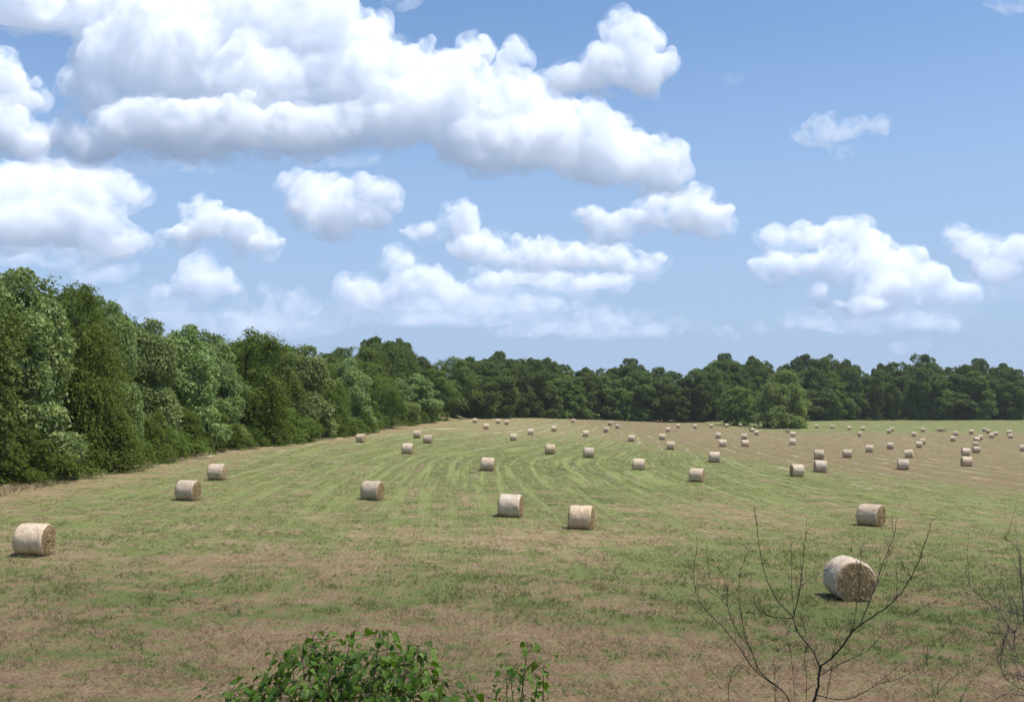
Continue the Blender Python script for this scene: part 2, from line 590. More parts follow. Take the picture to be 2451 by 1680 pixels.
def field_colour(nt, blade=False):
    pos = nt.node('ShaderNodeNewGeometry').outputs['Position']
    x, y, z = nt.sep(pos)
    xy = nt.comb(x, y)
    cov, ln = nt.attr('cover'), nt.attr('lane')
    rows = nt.ss(y, 30, 110, 0.20, 1.0)          # the mower's rows show clearly only beyond the trampled near part
    n1 = nt.noise(nt.comb(nt.m('MULTIPLY', x, 0.6), y), 0.34, 5, 0.66, '2D')
    n2 = nt.noise(nt.comb(ln, nt.m('MULTIPLY', y, 0.028)), 1.15, 3, 0.6, '2D')
    n3 = nt.noise(xy, 1.5, 5, 0.66, '2D')
    g = nt.m('ADD', cov, nt.m('MULTIPLY', nt.m('SUBTRACT', n1, 0.5), 1.25))
    g = nt.m('ADD', g, nt.m('MULTIPLY', nt.m('MULTIPLY', nt.m('SUBTRACT', n2, 0.5), 1.25), rows))
    g = nt.m('ADD', g, nt.m('MULTIPLY', nt.m('SUBTRACT', n3, 0.5), 1.35))
    green = nt.ss(g, 0.28, 0.80)
    nf = nt.noise(xy, 9.0, 4, 0.65, '2D')
    nf2 = nt.noise(xy, 0.6, 3, 0.6, '2D')
    # rake lines of pale straw left between the rows
    wv = nt.m('SINE', nt.m('MULTIPLY', nt.m('ADD', ln, nt.m('MULTIPLY', nt.m('SUBTRACT', n1, .5), 1.3)), 1.12))
    rk = nt.m('MULTIPLY', nt.ss(wv, 0.74, 0.98), nt.ss(nt.noise(nt.comb(ln, nt.m('MULTIPLY', y, .12)), 0.8, 3, .6, '2D'), 0.45, 0.62))
    rk = nt.m('MULTIPLY', rk, nt.ss(y, 70, 130))
    soil = nt.mix(nt.ss(nf, 0.30, 0.72), (0.160, 0.102, 0.058), (0.345, 0.260, 0.142))
    straw = nt.mix(nt.ss(nf2, 0.3, 0.7), soil, nt.mix(nf, (0.225, 0.158, 0.088), (0.415, 0.335, 0.188)))
    br = nt.m('MULTIPLY', nt.attr('bare'), nt.ss(n3, 0.34, 0.60, 1.0, 0.35))
    straw = nt.mix(br, straw, nt.mix(nt.ss(nf, 0.32, 0.70), (0.116, 0.073, 0.044), (0.255, 0.174, 0.104)))
    straw = nt.mix(nt.m('MULTIPLY', rk, 0.85), straw, (0.52, 0.45, 0.30))
    if blade:
        t = nt.attr('tint')
        gr = nt.mix(t, (0.062, 0.104, 0.026), (0.310, 0.322, 0.120))
        st = nt.mix(t, (0.22, 0.145, 0.08), (0.72, 0.62, 0.38))
        straw = nt.mix(0.75, straw, st)
    else:
        gr = nt.mix(nt.ss(nf, 0.28, 0.72), (0.086, 0.114, 0.030), (0.212, 0.226, 0.080))
    # rows painted lighter and darker, for how mown-over grass catches the light
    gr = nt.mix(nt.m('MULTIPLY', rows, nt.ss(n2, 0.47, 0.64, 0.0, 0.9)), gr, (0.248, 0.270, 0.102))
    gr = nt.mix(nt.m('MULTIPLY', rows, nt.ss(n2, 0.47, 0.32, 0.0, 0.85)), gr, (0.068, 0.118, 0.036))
    # grass and straw colour darkened towards the bank and over the brown strip
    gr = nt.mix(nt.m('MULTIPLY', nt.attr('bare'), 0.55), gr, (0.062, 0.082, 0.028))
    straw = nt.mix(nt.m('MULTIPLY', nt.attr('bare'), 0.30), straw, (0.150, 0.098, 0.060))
    col = nt.mix(green, straw, gr)
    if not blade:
        # unseen ground beyond the woods, coloured blue to tint light under the clouds
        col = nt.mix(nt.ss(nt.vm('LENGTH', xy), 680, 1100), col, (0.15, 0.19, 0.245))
    return col, n2, n3, nf, green


def mat_field():
    mt, nt = new_mat('field_turf')
    col, n2, n3, nf, green = field_colour(nt)
    h = nt.m('ADD', nt.m('MULTIPLY', n2, 1.2), nt.m('ADD', nt.m('MULTIPLY', n3, 0.5), nt.m('MULTIPLY', nf, 0.35)))
    finish(nt, principled(nt, col, 0.95, 0.05, bump(nt, h, 0.9, 0.22)))
    return mt


def build_ground():
    # polar sheet: fine in front, reaching past the horizon all round
    r = np.concatenate([[0.0], np.geomspace(1.5, 20, 18), np.arange(21, 120, 0.8), np.geomspace(121, 640, 200), np.geomspace(680, 9000, 24)])
    a = np.concatenate([np.linspace(-180, -42, 24)[:-1], np.linspace(-42, 42, 260), np.linspace(42, 180, 24)[1:]])
    a = np.radians(a)
    R, A = np.meshgrid(r, a, indexing='ij')
    X, Y = R * np.sin(A), R * np.cos(A)
    Z = ground_z(X, Y)
    Z = Z + (vnoise(X, Y, 2.3, 3) - .5) * 0.10 + (vnoise(X, Y, 9, 5) - .5) * .16
    n, m = R.shape
    i = np.arange(n - 1)[:, None] * m
    j = np.arange(m - 1)[None, :]
    f = np.stack([i + j, i + j + 1, i + m + j + 1, i + m + j], -1).reshape(-1, 4)
    f = f[:, ::-1]
    V = np.stack([X, Y, Z], -1).reshape(-1, 3)
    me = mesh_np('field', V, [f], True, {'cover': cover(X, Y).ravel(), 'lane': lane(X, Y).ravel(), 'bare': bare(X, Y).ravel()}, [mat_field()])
    tag(add_obj('field', me), 'mown hay field of green and tan stubble', None, None, 'structure')


build_ground()


# photo column, photo row of the foot, visible share of an end (+ right end, - left end), label
BALES = [
    (2032.8, 1435.5, .96, 'largest bale, its ragged golden end facing the viewer behind the bare shrub'),
    (82, 1328.5, .47, 'big pale bale lying alone at the left side of the foreground'),
    (1391.4, 1267.6, .15, 'bale beside the tan bare patch, nearest one in the middle of the field'),
    (2085.4, 1261, .43, 'bale just beyond the bare shrub\'s twig tips, golden end to the right'),
    (1222.7, 1237.7, .20, 'bale up and left of the nearest middle bale, on green stubble'),
    (449.6, 1198, .45, 'nearer of the two bales by the left wood, dark hole in its end'),
    (891, 1197.7, .40, 'lone bale in the left-centre with a dark shadow at its left foot'),
    (519.4, 1149, .33, 'farther of the two bales by the left wood, close to the drooping bushes'),
    (1167, 1127.5, .10, 'bale at the start of the curved green mowing swirls'),
    (1668, 1154.3, .28, 'lone bale right of centre with a frayed right end'),
    (1907.5, 1140.7, -.30, 'nearer left bale of the close pair at right, dark end showing left'),
    (1529, 1126.5, .03, 'bale standing square-on at the right edge of the green swirls'),
    (1963.5, 1131, -.12, 'nearer right bale of the close pair at right'),
    (975.6, 1087, .25, 'nearest bale of the trio left of centre'),
    (1710.4, 1107, .05, 'bale on green stubble just below the brown raked strip'),
    (1409, 1096, .04, 'right one of the two level bales inside the green swirls'),
    (2161.7, 1125.6, -.03, 'bale on brown ground with a pale straw line running under it'),
    (1316.8, 1087, .04, 'left one of the two level bales inside the green swirls'),
    (864.9, 1058.4, .52, 'tilted bale tucked against the shaded foot of the left wood'),
    (2313.4, 1116, -.20, 'nearest bale of the right-hand string of bales, on brown ground'),
    (1961, 1099, .02, 'bale directly behind the close pair at right'),
    (1024.6, 1062, .25, 'right bale of the trio left of centre'),
    (2028.3, 1096, .02, 'bale on the brown strip right of the bale behind the close pair'),
    (2176.3, 1096, .15, 'leaning bale on brown ground behind the one with the pale straw line'),
    (1605.7, 1076, .12, 'bale at the left tip of the brown raked strip'),
    (1229.5, 1055.5, .10, 'bale on the tan bend left of the swirls'),
    (1730.3, 1069.7, .03, 'lower left bale of four standing in two stacked-looking pairs'),
    (999, 1048.7, .20, 'rear left bale of the trio left of centre'),
    (2082, 1083, .12, 'bale with a skewed top on the brown strip, right of two level ones'),
    (2311.8, 1090.4, -.20, 'second bale up the right-hand string, left of the overlapping pair'),
    (1783.6, 1069.7, -.12, 'front bale of the overlapping pair in the brown strip\'s middle'),
    (1511.8, 1057, .05, 'bale at the border of green swirl and brown strip'),
    (2337, 1084, -.25, 'front bale of the overlapping pair in the right-hand string'),
    (2131, 1075, .02, 'lone bale mid-way along the right brown strip'),
    (1585.4, 1053, .03, 'middle bale of the slanting three left of the brown strip'),
    (1270, 1041, .03, 'left of two small bales above the swirls, on olive stubble'),
    (1896.9, 1065.6, .02, 'bale below the light-green standing-out tree, nearest of three in line'),
    (1401.8, 1045, .03, 'small bale where the green swirls narrow towards the far wood'),
    (2449.3, 1079.7, .0, 'bale cut off by the right edge of the picture'),
    (2201, 1071, .05, 'front bale of the touching pair left of the right-hand string'),
    (1781.6, 1051.6, .03, 'rear bale of the overlapping pair in the brown strip\'s middle'),
    (1452, 1035, .30, 'nearest bale of the small triangle of three near the far wood'),
    (1326, 1032, .06, 'right of two small bales above the swirls, farther one'),
    (1719.5, 1049, .03, 'upper left bale of four standing in two stacked-looking pairs'),
    (2336, 1070, -.10, 'rear bale of the overlapping pair in the right-hand string'),
    (1164, 1027, .10, 'small bale just below the first three against the far wood'),
    (2209, 1063, .05, 'rear bale of the touching pair left of the right-hand string'),
    (1212.9, 1016.5, .05, 'third small bale from the left against the far wood'),
    (1599, 1034, .05, 'farthest bale of the slanting three left of the brown strip'),
    (1137, 1012, .25, 'leftmost small bale against the foot of the far wood'),
    (1898.2, 1045, .02, 'small bale in front of the light-green tree, middle of three in line'),
    (2281.4, 1056, .03, 'lower bale of the pair left of the right-hand string\'s top'),
    (1193, 1013.6, .15, 'second small bale from the left against the far wood'),
    (1811.5, 1041, .03, 'right bale of the small pair left of the light-green tree'),
    (2338.5, 1058, -.20, 'fifth bale up the right-hand string, below the top one'),
    (1479.4, 1026, .40, 'right bale of the small triangle of three near the far wood'),
    (1373.3, 1012, .42, 'lone small bale at the far wood between the first three and the triangle'),
    (2346.3, 1052.6, -.10, 'top bale of the right-hand string'),
    (1800, 1033.6, -.5, 'left bale of the small pair left of the light-green tree, dark end left'),
    (2060, 1044.5, .6, 'small bale on the green far right showing its brown end'),
    (2418.3, 1049.7, -.10, 'lower bale of the last touching pair near the right edge'),
    (1663.5, 1025, .05, 'second from left of five tiny bales in a row left of the light-green tree'),
    (1623.5, 1024, .05, 'first from left of five tiny bales in a row left of the light-green tree'),
    (1461.4, 1018.7, .42, 'rearmost bale of the small triangle of three near the far wood'),
    (2373.8, 1048, -.05, 'lower left bale of the tiny four clustered at the far right'),
    (1702.6, 1024, .06, 'third from left of five tiny bales in a row left of the light-green tree'),
    (2188.8, 1045, .30, 'small far bale with straw spilling from its right foot'),
    (1886.2, 1036, .96, 'dim small bale end-on in the shade of the light-green tree'),
    (2288.6, 1043, .10, 'upper bale of the pair left of the right-hand string\'s top'),
    (1772.3, 1021.6, .02, 'last of five tiny bales in a row left of the light-green tree'),
    (1739.8, 1022.6, .02, 'fourth from left of five tiny bales in a row left of the light-green tree'),
    (2383.4, 1043, -.05, 'lower right bale of the tiny four clustered at the far right'),
    (2135.2, 1032.3, .03, 'rear bale of the tiny overlapping pair on the green far right'),
    (1956, 1025, .25, 'first tiny bale right of the light-green tree, at the dark wood'),
    (2128.4, 1037, .02, 'front bale of the tiny overlapping pair on the green far right'),
    (2325.8, 1038.7, .02, 'tiny bale alone left of the four clustered at the far right'),
    (2415.4, 1039.5, .0, 'upper bale of the last touching pair near the right edge'),
    (2065.9, 1030.3, .0, 'fourth tiny bale right of the light-green tree, at the dark wood'),
    (2209.6, 1033.8, .0, 'tiny bale at the dark wood left of two shaded bales'),
    (2033.4, 1029.4, .0, 'third tiny bale right of the light-green tree, at the dark wood'),
    (2248.9, 1033.3, .9, 'left of two shaded brownish bales end-on at the dark wood'),
    (1993, 1026, .08, 'second tiny bale right of the light-green tree, at the dark wood'),
    (2366, 1037.5, .05, 'upper right bale of the tiny four clustered at the far right'),
    (2358.3, 1033.3, .6, 'upper left, dimmest bale of the tiny four clustered at the far right'),
    (2258, 1033.6, .95, 'right of two shaded brownish bales end-on at the dark wood'),
]


def mat_blade():
    mt, nt = new_mat('grass_blade')
    col, *_ = field_colour(nt, True)
    # a thin blade scatters like the sward it stands in: lean its shading normal upwards
    gn = nt.node('ShaderNodeNewGeometry').outputs['Normal']
    nrm = nt.vm('NORMALIZE', nt.vm('ADD', nt.vm('MULTIPLY', gn, (.45, .45, .45)), (0, 0, 1)))
    a = principled(nt, col, 0.75, 0.08, nrm)
    t = nt.node('ShaderNodeBsdfTranslucent')
    nt.l.new(col, t.inputs[0])
    mx = nt.node('ShaderNodeMixShader')
    mx.inputs[0].default_value = 0.42
    nt.l.new(a, mx.inputs[1])
    nt.l.new(t.outputs[0], mx.inputs[2])
    finish(nt, mx.outputs[0])
    return mt


def build_grass():
    rng = np.random.default_rng(11)
    allV, tint, cov, lan = [], [], [], []
    # tufts thin out with distance while blades drawn get broader
    for part in range(2):
        nb, n = 6, 52000
        u = rng.random(n)
        y = (23**-.1 + u * (230**-.1 - 23**-.1))**-10
        x = (rng.random(n) * 2 - 1) * .56 * y
        keep = x > edge_x(y) + .3
        # clumping
        c = vnoise(x, y, 1.3, 9) * .55 + vnoise(x, y, .42, 4) * .45
        keep &= rng.random(n) < (.15 + 1.5 * sst(c, .38, .68))
        x, y, c = x[keep], y[keep], c[keep]
        n = len(x)
        g = cover(x, y)
        hgt = (.35 + 1.4 * c) * (.55 + .95 * g)
        x = np.repeat(x, nb)
        y = np.repeat(y, nb)
        L = .15 - .045 * sst(y, 30, 110)
        W = .0125 * (y / 28)**.95
        hgt = np.repeat(hgt, nb) * (.6 + .7 * rng.random(n * nb))
        k = n * nb
        x = x + rng.normal(0, .045, k) * (y / 40)
        y = y + rng.normal(0, .045, k) * (y / 40)
        z = ground_z(x, y) + (vnoise(x, y, 2.3, 3) - .5) * 0.10 + (vnoise(x, y, 9, 5) - .5) * .16 - .015
        flat = rng.random(k) < .32 + .2 * sst(y, 35, 100)
        lean = np.where(flat, 1.6 + rng.random(k) * 2.0, (.28 + .6 * sst(y, 32, 90)) + rng.random(k) * .8)
        a = rng.random(k) * 2 * np.pi
        d = np.stack([np.cos(a) * lean, np.sin(a) * lean, np.ones(k)], -1)
        d /= np.linalg.norm(d, axis=1, keepdims=True)
        b = rng.random(k) * 2 * np.pi
        s = np.stack([np.cos(b), np.sin(b), 0 * b], -1) * (W * .5)[:, None]
        base = np.stack([x, y, z], -1)
        ln = (L * hgt)[:, None] * (.85 + .15 * (y / 40))[:, None]
        mid = base + d * ln * .55
        d2 = d.copy()
        d2[:, 2] -= .35
        tip = mid + d2 * ln * .5
        tri = np.stack([base - s, base + s, mid + s * .8, mid - s * .8, tip], 1)
        allV.append(tri.reshape(-1, 3))
        tint.append(np.repeat(np.clip(rng.random(k) * .8 + flat * .3, 0, 1), 5))
        cov.append(np.repeat(cover(x, y) + np.where(flat, -.25, .10), 5))
        lan.append(np.repeat(lane(x, y), 5))
    # uncut tufts and spilled straw round the bales
    for px, py, e, lab in BALES:
        bx, by = hit(px, py)
        if by > 150:
            continue
        k = 420
        a = rng.random(k) * 2 * np.pi
        rr = .62 + rng.random(k)**1.7 * .9
        x, y = bx + np.cos(a) * rr, by + .35 + np.sin(a) * rr
        z = ground_z(x, y) - .01
        flat = rng.random(k) < .6
        le = np.where(flat, 2.6, .5)
        a2 = rng.random(k) * 2 * np.pi
        d = unit(np.stack([np.cos(a2) * le, np.sin(a2) * le, np.ones(k)], -1))
        ln = (.10 + .16 * rng.random(k))[:, None]
        b = rng.random(k) * 2 * np.pi
        s = np.stack([np.cos(b), np.sin(b), 0 * b], -1) * (.006 + .00008 * by)
        base = np.stack([x, y, z], -1)
        mid = base + d * ln * .6
        tip = mid + unit(d - np.array([0, 0, .3])) * ln * .5
        allV.append(np.stack([base - s, base + s, mid + s * .8, mid - s * .8, tip], 1).reshape(-1, 3))
        tint.append(np.repeat(np.where(flat, .6 + .4 * rng.random(k), .5 * rng.random(k)), 5))
        cov.append(np.repeat(np.where(flat, -.6, cover(x, y) + .15), 5))
        lan.append(np.repeat(lane(x, y), 5))
    # taller dry grass along the foot of the left wood
    k = 26000
    y = 56 + 250 * rng.random(k)**1.6
    x = edge_x(y) + rng.normal(-.6, 1.0, k) + (vnoise(y, y * 0, 4.0, 8) - .5) * 2.5
    z = ground_z(x, y) - .02
    a = rng.random(k) * 2 * np.pi
    d = unit(np.stack([np.cos(a) * .5, np.sin(a) * .5, np.ones(k)], -1))
    ln = (.22 + .5 * rng.random(k))[:, None]
    b = rng.random(k) * 2 * np.pi
    s = np.stack([np.cos(b), np.sin(b), 0 * b], -1) * .022
    base = np.stack([x, y, z], -1)
    mid = base + d * ln * .6
    d2 = d.copy()
    d2[:, 2] -= .6
    tip = mid + d2 * ln * .5
    allV.append(np.stack([base - s, base + s, mid + s * .8, mid - s * .8, tip], 1).reshape(-1, 3))
    tint.append(np.repeat(rng.random(k), 5))
    cov.append(np.repeat(.02 + .4 * rng.random(k)**2, 5))
    lan.append(np.repeat(lane(x, y), 5))
    V = np.concatenate(allV)
    n = len(V) // 5
    i = np.arange(n)[:, None] * 5
    me = mesh_np('grass', V, [i + np.array([[0, 1, 2, 3]]), i + np.array([[3, 2, 4]])], False,
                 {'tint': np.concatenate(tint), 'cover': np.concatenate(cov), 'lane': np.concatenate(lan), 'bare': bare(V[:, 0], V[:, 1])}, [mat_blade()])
    tag(add_obj('grass', me), 'short green and straw-coloured stubble grass on the field', 'grass', None, 'stuff')


build_grass()


# ------------------------------------------------------------------ trees
def mat_leaf(name, top_a, top_b, under, transl=0.28, gloss=0.35, rough=0.42):
    mt, nt = new_mat(name)
    t = nt.attr('tint')
    ri = nt.node('ShaderNodeObjectInfo').outputs['Random']
    top = nt.mix(t, top_a, top_b)
    hs = nt.node('ShaderNodeHueSaturation')
    nt.put(hs.inputs['Hue'], nt.m('MULTIPLY_ADD', ri, 0.035, 0.470))
    nt.put(hs.inputs['Value'], nt.m('MULTIPLY_ADD', ri, 0.45, 0.78))
    nt.l.new(top, hs.inputs['Color'])
    top = hs.outputs[0]
    bf = nt.node('ShaderNodeNewGeometry').outputs['Backfacing']
    col = nt.mix(bf, top, under)
    a = principled(nt, col, rough, gloss)
    tr = nt.node('ShaderNodeBsdfTranslucent')
    nt.l.new(nt.mix(0.5, top, (top_b[0] * 1.6, top_b[1] * 1.6, top_b[2] * .9)), tr.inputs[0])
    mx = nt.node('ShaderNodeMixShader')
    mx.inputs[0].default_value = transl
    nt.l.new(a, mx.inputs[1])
    nt.l.new(tr.outputs[0], mx.inputs[2])
    finish(nt, mx.outputs[0])
    return mt


def mat_bark(name, a, b):
    mt, nt = new_mat(name)
    co = nt.node('ShaderNodeTexCoord').outputs['Object']
    n = nt.noise(nt.vm('MULTIPLY', co, (1, 1, .25)), 9, 5, .65)
    finish(nt, principled(nt, nt.mix(nt.ss(n, .3, .7), a, b), .9, .1, bump(nt, n, .6, .03)))
    return mt


M_PALE = mat_leaf('leaf_silvery', (0.062, 0.112, 0.026), (0.325, 0.410, 0.148), (0.390, 0.455, 0.215), .27, .2, .5)
M_ELM = mat_leaf('leaf_yellowish', (0.062, 0.110, 0.018), (0.175, 0.240, 0.048), (0.140, 0.190, 0.060), .31, .10, .6)
M_GREEN = mat_leaf('leaf_mid_green', (0.070, 0.128, 0.028), (0.205, 0.280, 0.074), (0.150, 0.200, 0.080), .29, .08, .6)
M_DARK = mat_leaf('leaf_dark_green', (0.052, 0.092, 0.024), (0.155, 0.212, 0.062), (0.11, 0.15, 0.055), .26, .06, .65)
M_LIGHT = mat_leaf('leaf_light_green', (0.130, 0.205, 0.054), (0.305, 0.390, 0.140), (0.25, 0.32, 0.13), .30, .06, .65)
M_BARK = mat_bark('bark_grey_brown', (0.035, 0.028, 0.022), (0.09, 0.075, 0.06))


def cards(P, N, T, L, W, fold=.18):
    """two-triangle folded leaves"""
    N = unit(N)
    T = unit(T - (T * N).sum(-1, keepdims=True) * N)
    B = np.cross(N, T)
    L = L[:, None]
    W = W[:, None]
    base = P - T * L * .5
    tip = P + T * L * .5
    l = P + B * W * .5 + N * W * fold - T * L * .08
    r = P - B * W * .5 + N * W * fold - T * L * .08
    V = np.stack([base, r, tip, l], 1).reshape(-1, 3)
    i = np.arange(len(P))[:, None] * 4
    return V, [i + np.array([[0, 1, 2]]), i + np.array([[0, 2, 3]])]


PROF = {
    'edge': ([0, .06, .2, .4, .6, .8, .93, 1], [.62, .85, 1.0, .98, .86, .64, .38, .12]),
    'column': ([0, .06, .2, .45, .7, .87, .95, 1], [.66, .82, .95, 1.0, .88, .62, .38, .14]),
    'round': ([0, .1, .25, .5, .7, .85, .95, 1], [.35, .72, .92, 1.0, .97, .76, .46, .16]),
    'bush': ([0, .12, .4, .65, .85, 1], [.8, 1.0, .95, .75, .45, .1]),
}


def make_crown(seed, H, R, prof, nlobes, lr, nleaf, leaf, asp, spray=0.0, lo=0.03, squash=.8):
    rng = np.random.default_rng(seed)
    ts, ps = PROF[prof]
    # lobe centres
    t = lo + (1 - lo) * rng.random(nlobes * 3)
    pr = np.interp(t, ts, ps)
    keep = rng.random(len(t)) < pr
    t = t[keep][:nlobes]
    pr = pr[keep][:nlobes]
    n = len(t)
    ang = rng.random(n) * 2 * np.pi
    # a lumpy outline: radius changes with bearing and height
    lump = 1 + .20 * np.sin(ang * 2 + seed) + .14 * np.sin(ang * 3 + t * 7 + seed * 2) + .10 * rng.normal(size=n)
    inner = rng.random(n) < .22
    rad = np.maximum(R * pr * lump - lr * .5, .1) * np.where(inner, .25 + .35 * rng.random(n), .72 + .28 * rng.random(n))
    r = lr * (.6 + .85 * rng.random(n)) * (.65 + .35 * pr)
    z = t * H
    z = np.minimum(z, H - r * .6)
    c = np.stack([np.cos(ang) * rad, np.sin(ang) * rad, z], -1)
    w = r**2
    pick = rng.choice(n, nleaf, p=w / w.sum())
    out = unit(np.stack([np.cos(ang), np.sin(ang), .35 + 0 * ang], -1))[pick]
    d = unit(rng.normal(size=(nleaf, 3)) + out * .75 + np.array([0, 0, .25]))
    shell = (.62 + .42 * rng.random(nleaf)**.5)
    # tufts: break up the lobe's own surface
    f3 = np.sin(d[:, 0] * 7 + pick) * np.sin(d[:, 1] * 6 + pick * 1.7) * np.sin(d[:, 2] * 7 + pick * .6)
    shell = shell * (1 + .28 * f3)
    P = c[pick] + d * (r[pick] * shell)[:, None] * np.array([1, 1, squash])
    N = unit(d * .55 + np.array([0, 0, .45]) + rng.normal(size=(nleaf, 3)) * .55)
    T = rng.normal(size=(nleaf, 3)) + np.array([0, 0, -.5])
    if spray > 0:
        # leaves strung along arching, drooping twigs
        k = int(nleaf * spray)
        per = 12
        ns = max(1, k // per)
        sp = rng.choice(n, ns, p=w / w.sum())
        so = np.stack([np.cos(ang), np.sin(ang), 0 * ang], -1)[sp]
        sdir = unit(so * 1.1 + rng.normal(size=(ns, 3)) * .55 + np.array([0, 0, .15]))
        s0 = c[sp] + sdir * (r[sp] * .75)[:, None] * np.array([1, 1, squash])
        q = np.tile(np.linspace(0, 1, per), ns)
        ii = np.repeat(np.arange(ns), per)
        ln = (r[sp] * (.7 + .7 * rng.random(ns)))[ii]
        P2 = s0[ii] + sdir[ii] * (q * ln)[:, None] + np.array([0, 0, -1.0]) * (q**2 * ln * .45)[:, None]
        P2 = P2 + rng.normal(size=P2.shape) * leaf * .38
        k = len(P2)
        P[:k] = P2
        N[:k] = unit(np.array([0, 0, 1.0]) + sdir[ii] * .3 + rng.normal(size=(k, 3)) * .42)
        T[:k] = sdir[ii] + rng.normal(size=(k, 3)) * .6 + np.array([0, 0, -.35])
    P[:, 2] = np.maximum(P[:, 2], .12)
    sc = (.65 + .7 * rng.random(nleaf))
    V, Fc = cards(P, N, T, leaf * sc, leaf * asp * sc)
    lobe_t = rng.random(n)
    tint = np.clip(.35 * lobe_t[pick] + .85 * rng.random(nleaf)**1.8, 0, 1)
    return V, Fc, np.repeat(tint, 4), c, r


def make_trunk(seed, H, c, name):
    rng = np.random.default_rng(seed + 99)
    tb = Tubes()
    zs = np.linspace(-.3, H * .82, 9)
    pts = np.stack([np.cumsum(rng.normal(0, .07, 9)), np.cumsum(rng.normal(0, .07, 9)), zs], -1)
    r0 = H * .014
    tb.add(pts, r0 * np.linspace(1.25, .18, 9), 8)
    for i in rng.choice(len(c), min(14, len(c)), replace=False):
        tz = np.clip(c[i, 2] - (.5 + .25 * np.hypot(c[i, 0], c[i, 1])), H * .08, H * .75)
        b = np.array([np.interp(tz, zs, pts[:, 0]), np.interp(tz, zs, pts[:, 1]), tz])
        m = (b + c[i]) / 2 + np.array([0, 0, -.2]) + rng.normal(0, .15, 3)
        tb.add(np.stack([b, m, c[i]]), [r0 * .42, r0 * .28, r0 * .1], 5)
    return tb.mesh(name, [M_BARK])


PROTO = {}


def proto(kind, seed, H, R, prof, nl, lr, nleaf, leaf, asp, mat, spray=0., lo=.03, squash=.8):
    V, Fc, tint, c, r = make_crown(seed, H, R, prof, nl, lr, nleaf, leaf, asp, spray, lo, squash)
    cr = mesh_np('crown', V, Fc, False, {'tint': tint}, [mat])
    PROTO.setdefault(kind, []).append((make_trunk(seed, H, c, 'trunk'), cr, H, R))


for s in (1, 2, 3):
    proto('pale', s, 16, 4.3, 'column', 84, 1.45, 28000, .34, .80, M_PALE)
for s in (4, 5, 6):
    proto('elm', s, 16, 4.6, 'edge', 72, 1.6, 32000, .28, .60, M_ELM, .6)
for s in (7, 8, 9):
    proto('green', s, 16, 4.6, 'round', 76, 1.6, 26000, .34, .7, M_GREEN, .25)
for s in (10, 11):
    proto('dark', s, 16, 4.8, 'round', 60, 1.8, 20000, .40, .75, M_DARK, .1)
for s in (12, 13, 14):
    proto('bush', s, 5, 3.6, 'bush', 40, 1.0, 14000, .24, .55, M_ELM, .75, .02, .6)
for s in (21, 22, 23, 24):
    proto('far_dark', s, 22, 6.4, 'round', 58, 2.1, 15000, .62, .8, M_DARK, .0, .02)
for s in (25, 26, 27):
    proto('far_green', s, 22, 6.4, 'edge', 60, 2.1, 16000, .58, .75, M_GREEN, .15, .02)
for s in (28, 29):
    proto('far_pale', s, 22, 6.0, 'edge', 64, 1.9, 16000, .58, .8, M_GREEN, .0, .02)
proto('dome', 31, 22, 10.0, 'bush', 120, 2.2, 30000, .55, .8, M_LIGHT, .1, .02, .9)


def put_tree(kind, x, y, h, wid, rng, name, label, cat='tree', group=None):
    tr, cr, H, R = PROTO[kind][rng.integers(len(PROTO[kind]))]
    root = add_obj(name, None, None, (x, y, float(ground_z(x, y)) - .1))
    root.rotation_euler = (0, 0, rng.random() * 6.283)
    w = wid / (2 * R)
    root.scale = (w * rng.uniform(.93, 1.07), w * rng.uniform(.93, 1.07), h / H)
    tag(root, label, cat, group)
    add_obj('trunk', tr, root)
    add_obj('crown', cr, root)
    return root


# skyline of the woods, display pixels (2324 wide)
SKX = np.array([-400, 0, 60, 120, 150, 200, 240, 290, 320, 400, 450, 480, 530, 570, 620, 650, 700, 740, 770, 790, 850, 905, 930, 1000, 1060,
                1130, 1160, 1250, 1290, 1340, 1400, 1430, 1455, 1490, 1540, 1580, 1640, 1680, 1720, 1760, 1820, 1870, 1910, 1960, 2050, 2100, 2150, 2180, 2220, 2260, 2290, 2324, 2600])
SKY = np.array([560, 613, 616, 640, 648, 672, 690, 720, 718, 732, 746, 755, 748, 755, 770, 785, 790, 784, 794, 782, 765, 768, 790, 815, 806,
                800, 813, 813, 825, 830, 832, 818, 840, 830, 840, 836, 806, 820, 810, 820, 806, 804, 813, 825, 820, 807, 825, 832, 817, 834, 828, 850, 850.])


def sky_row(px):
    return np.interp(px / 1.05465, SKX, SKY) * 1.05465


def top_height(x, y, drop=0.0):
    """height a tree at (x, y) needs so its tip reaches the skyline (drop: photo pixels lower)"""
    px = CX + x / y * F
    zt = CAMZ + (HY - (sky_row(px) + drop)) / F * y
    return zt - float(ground_z(x, y))


def along(poly, spacing, rng, jit=.3):
    seg = np.linalg.norm(np.diff(poly, axis=0), axis=1)
    cum = np.concatenate([[0], np.cumsum(seg)])
    s = 0.0
    out = []
    while s < cum[-1]:
        x = np.interp(s, cum, poly[:, 0])
        y = np.interp(s, cum, poly[:, 1])
        out.append((x, y, s))
        sp = spacing(y) if callable(spacing) else spacing
        s += sp * (1 + jit * (rng.random() - .5))
    return out


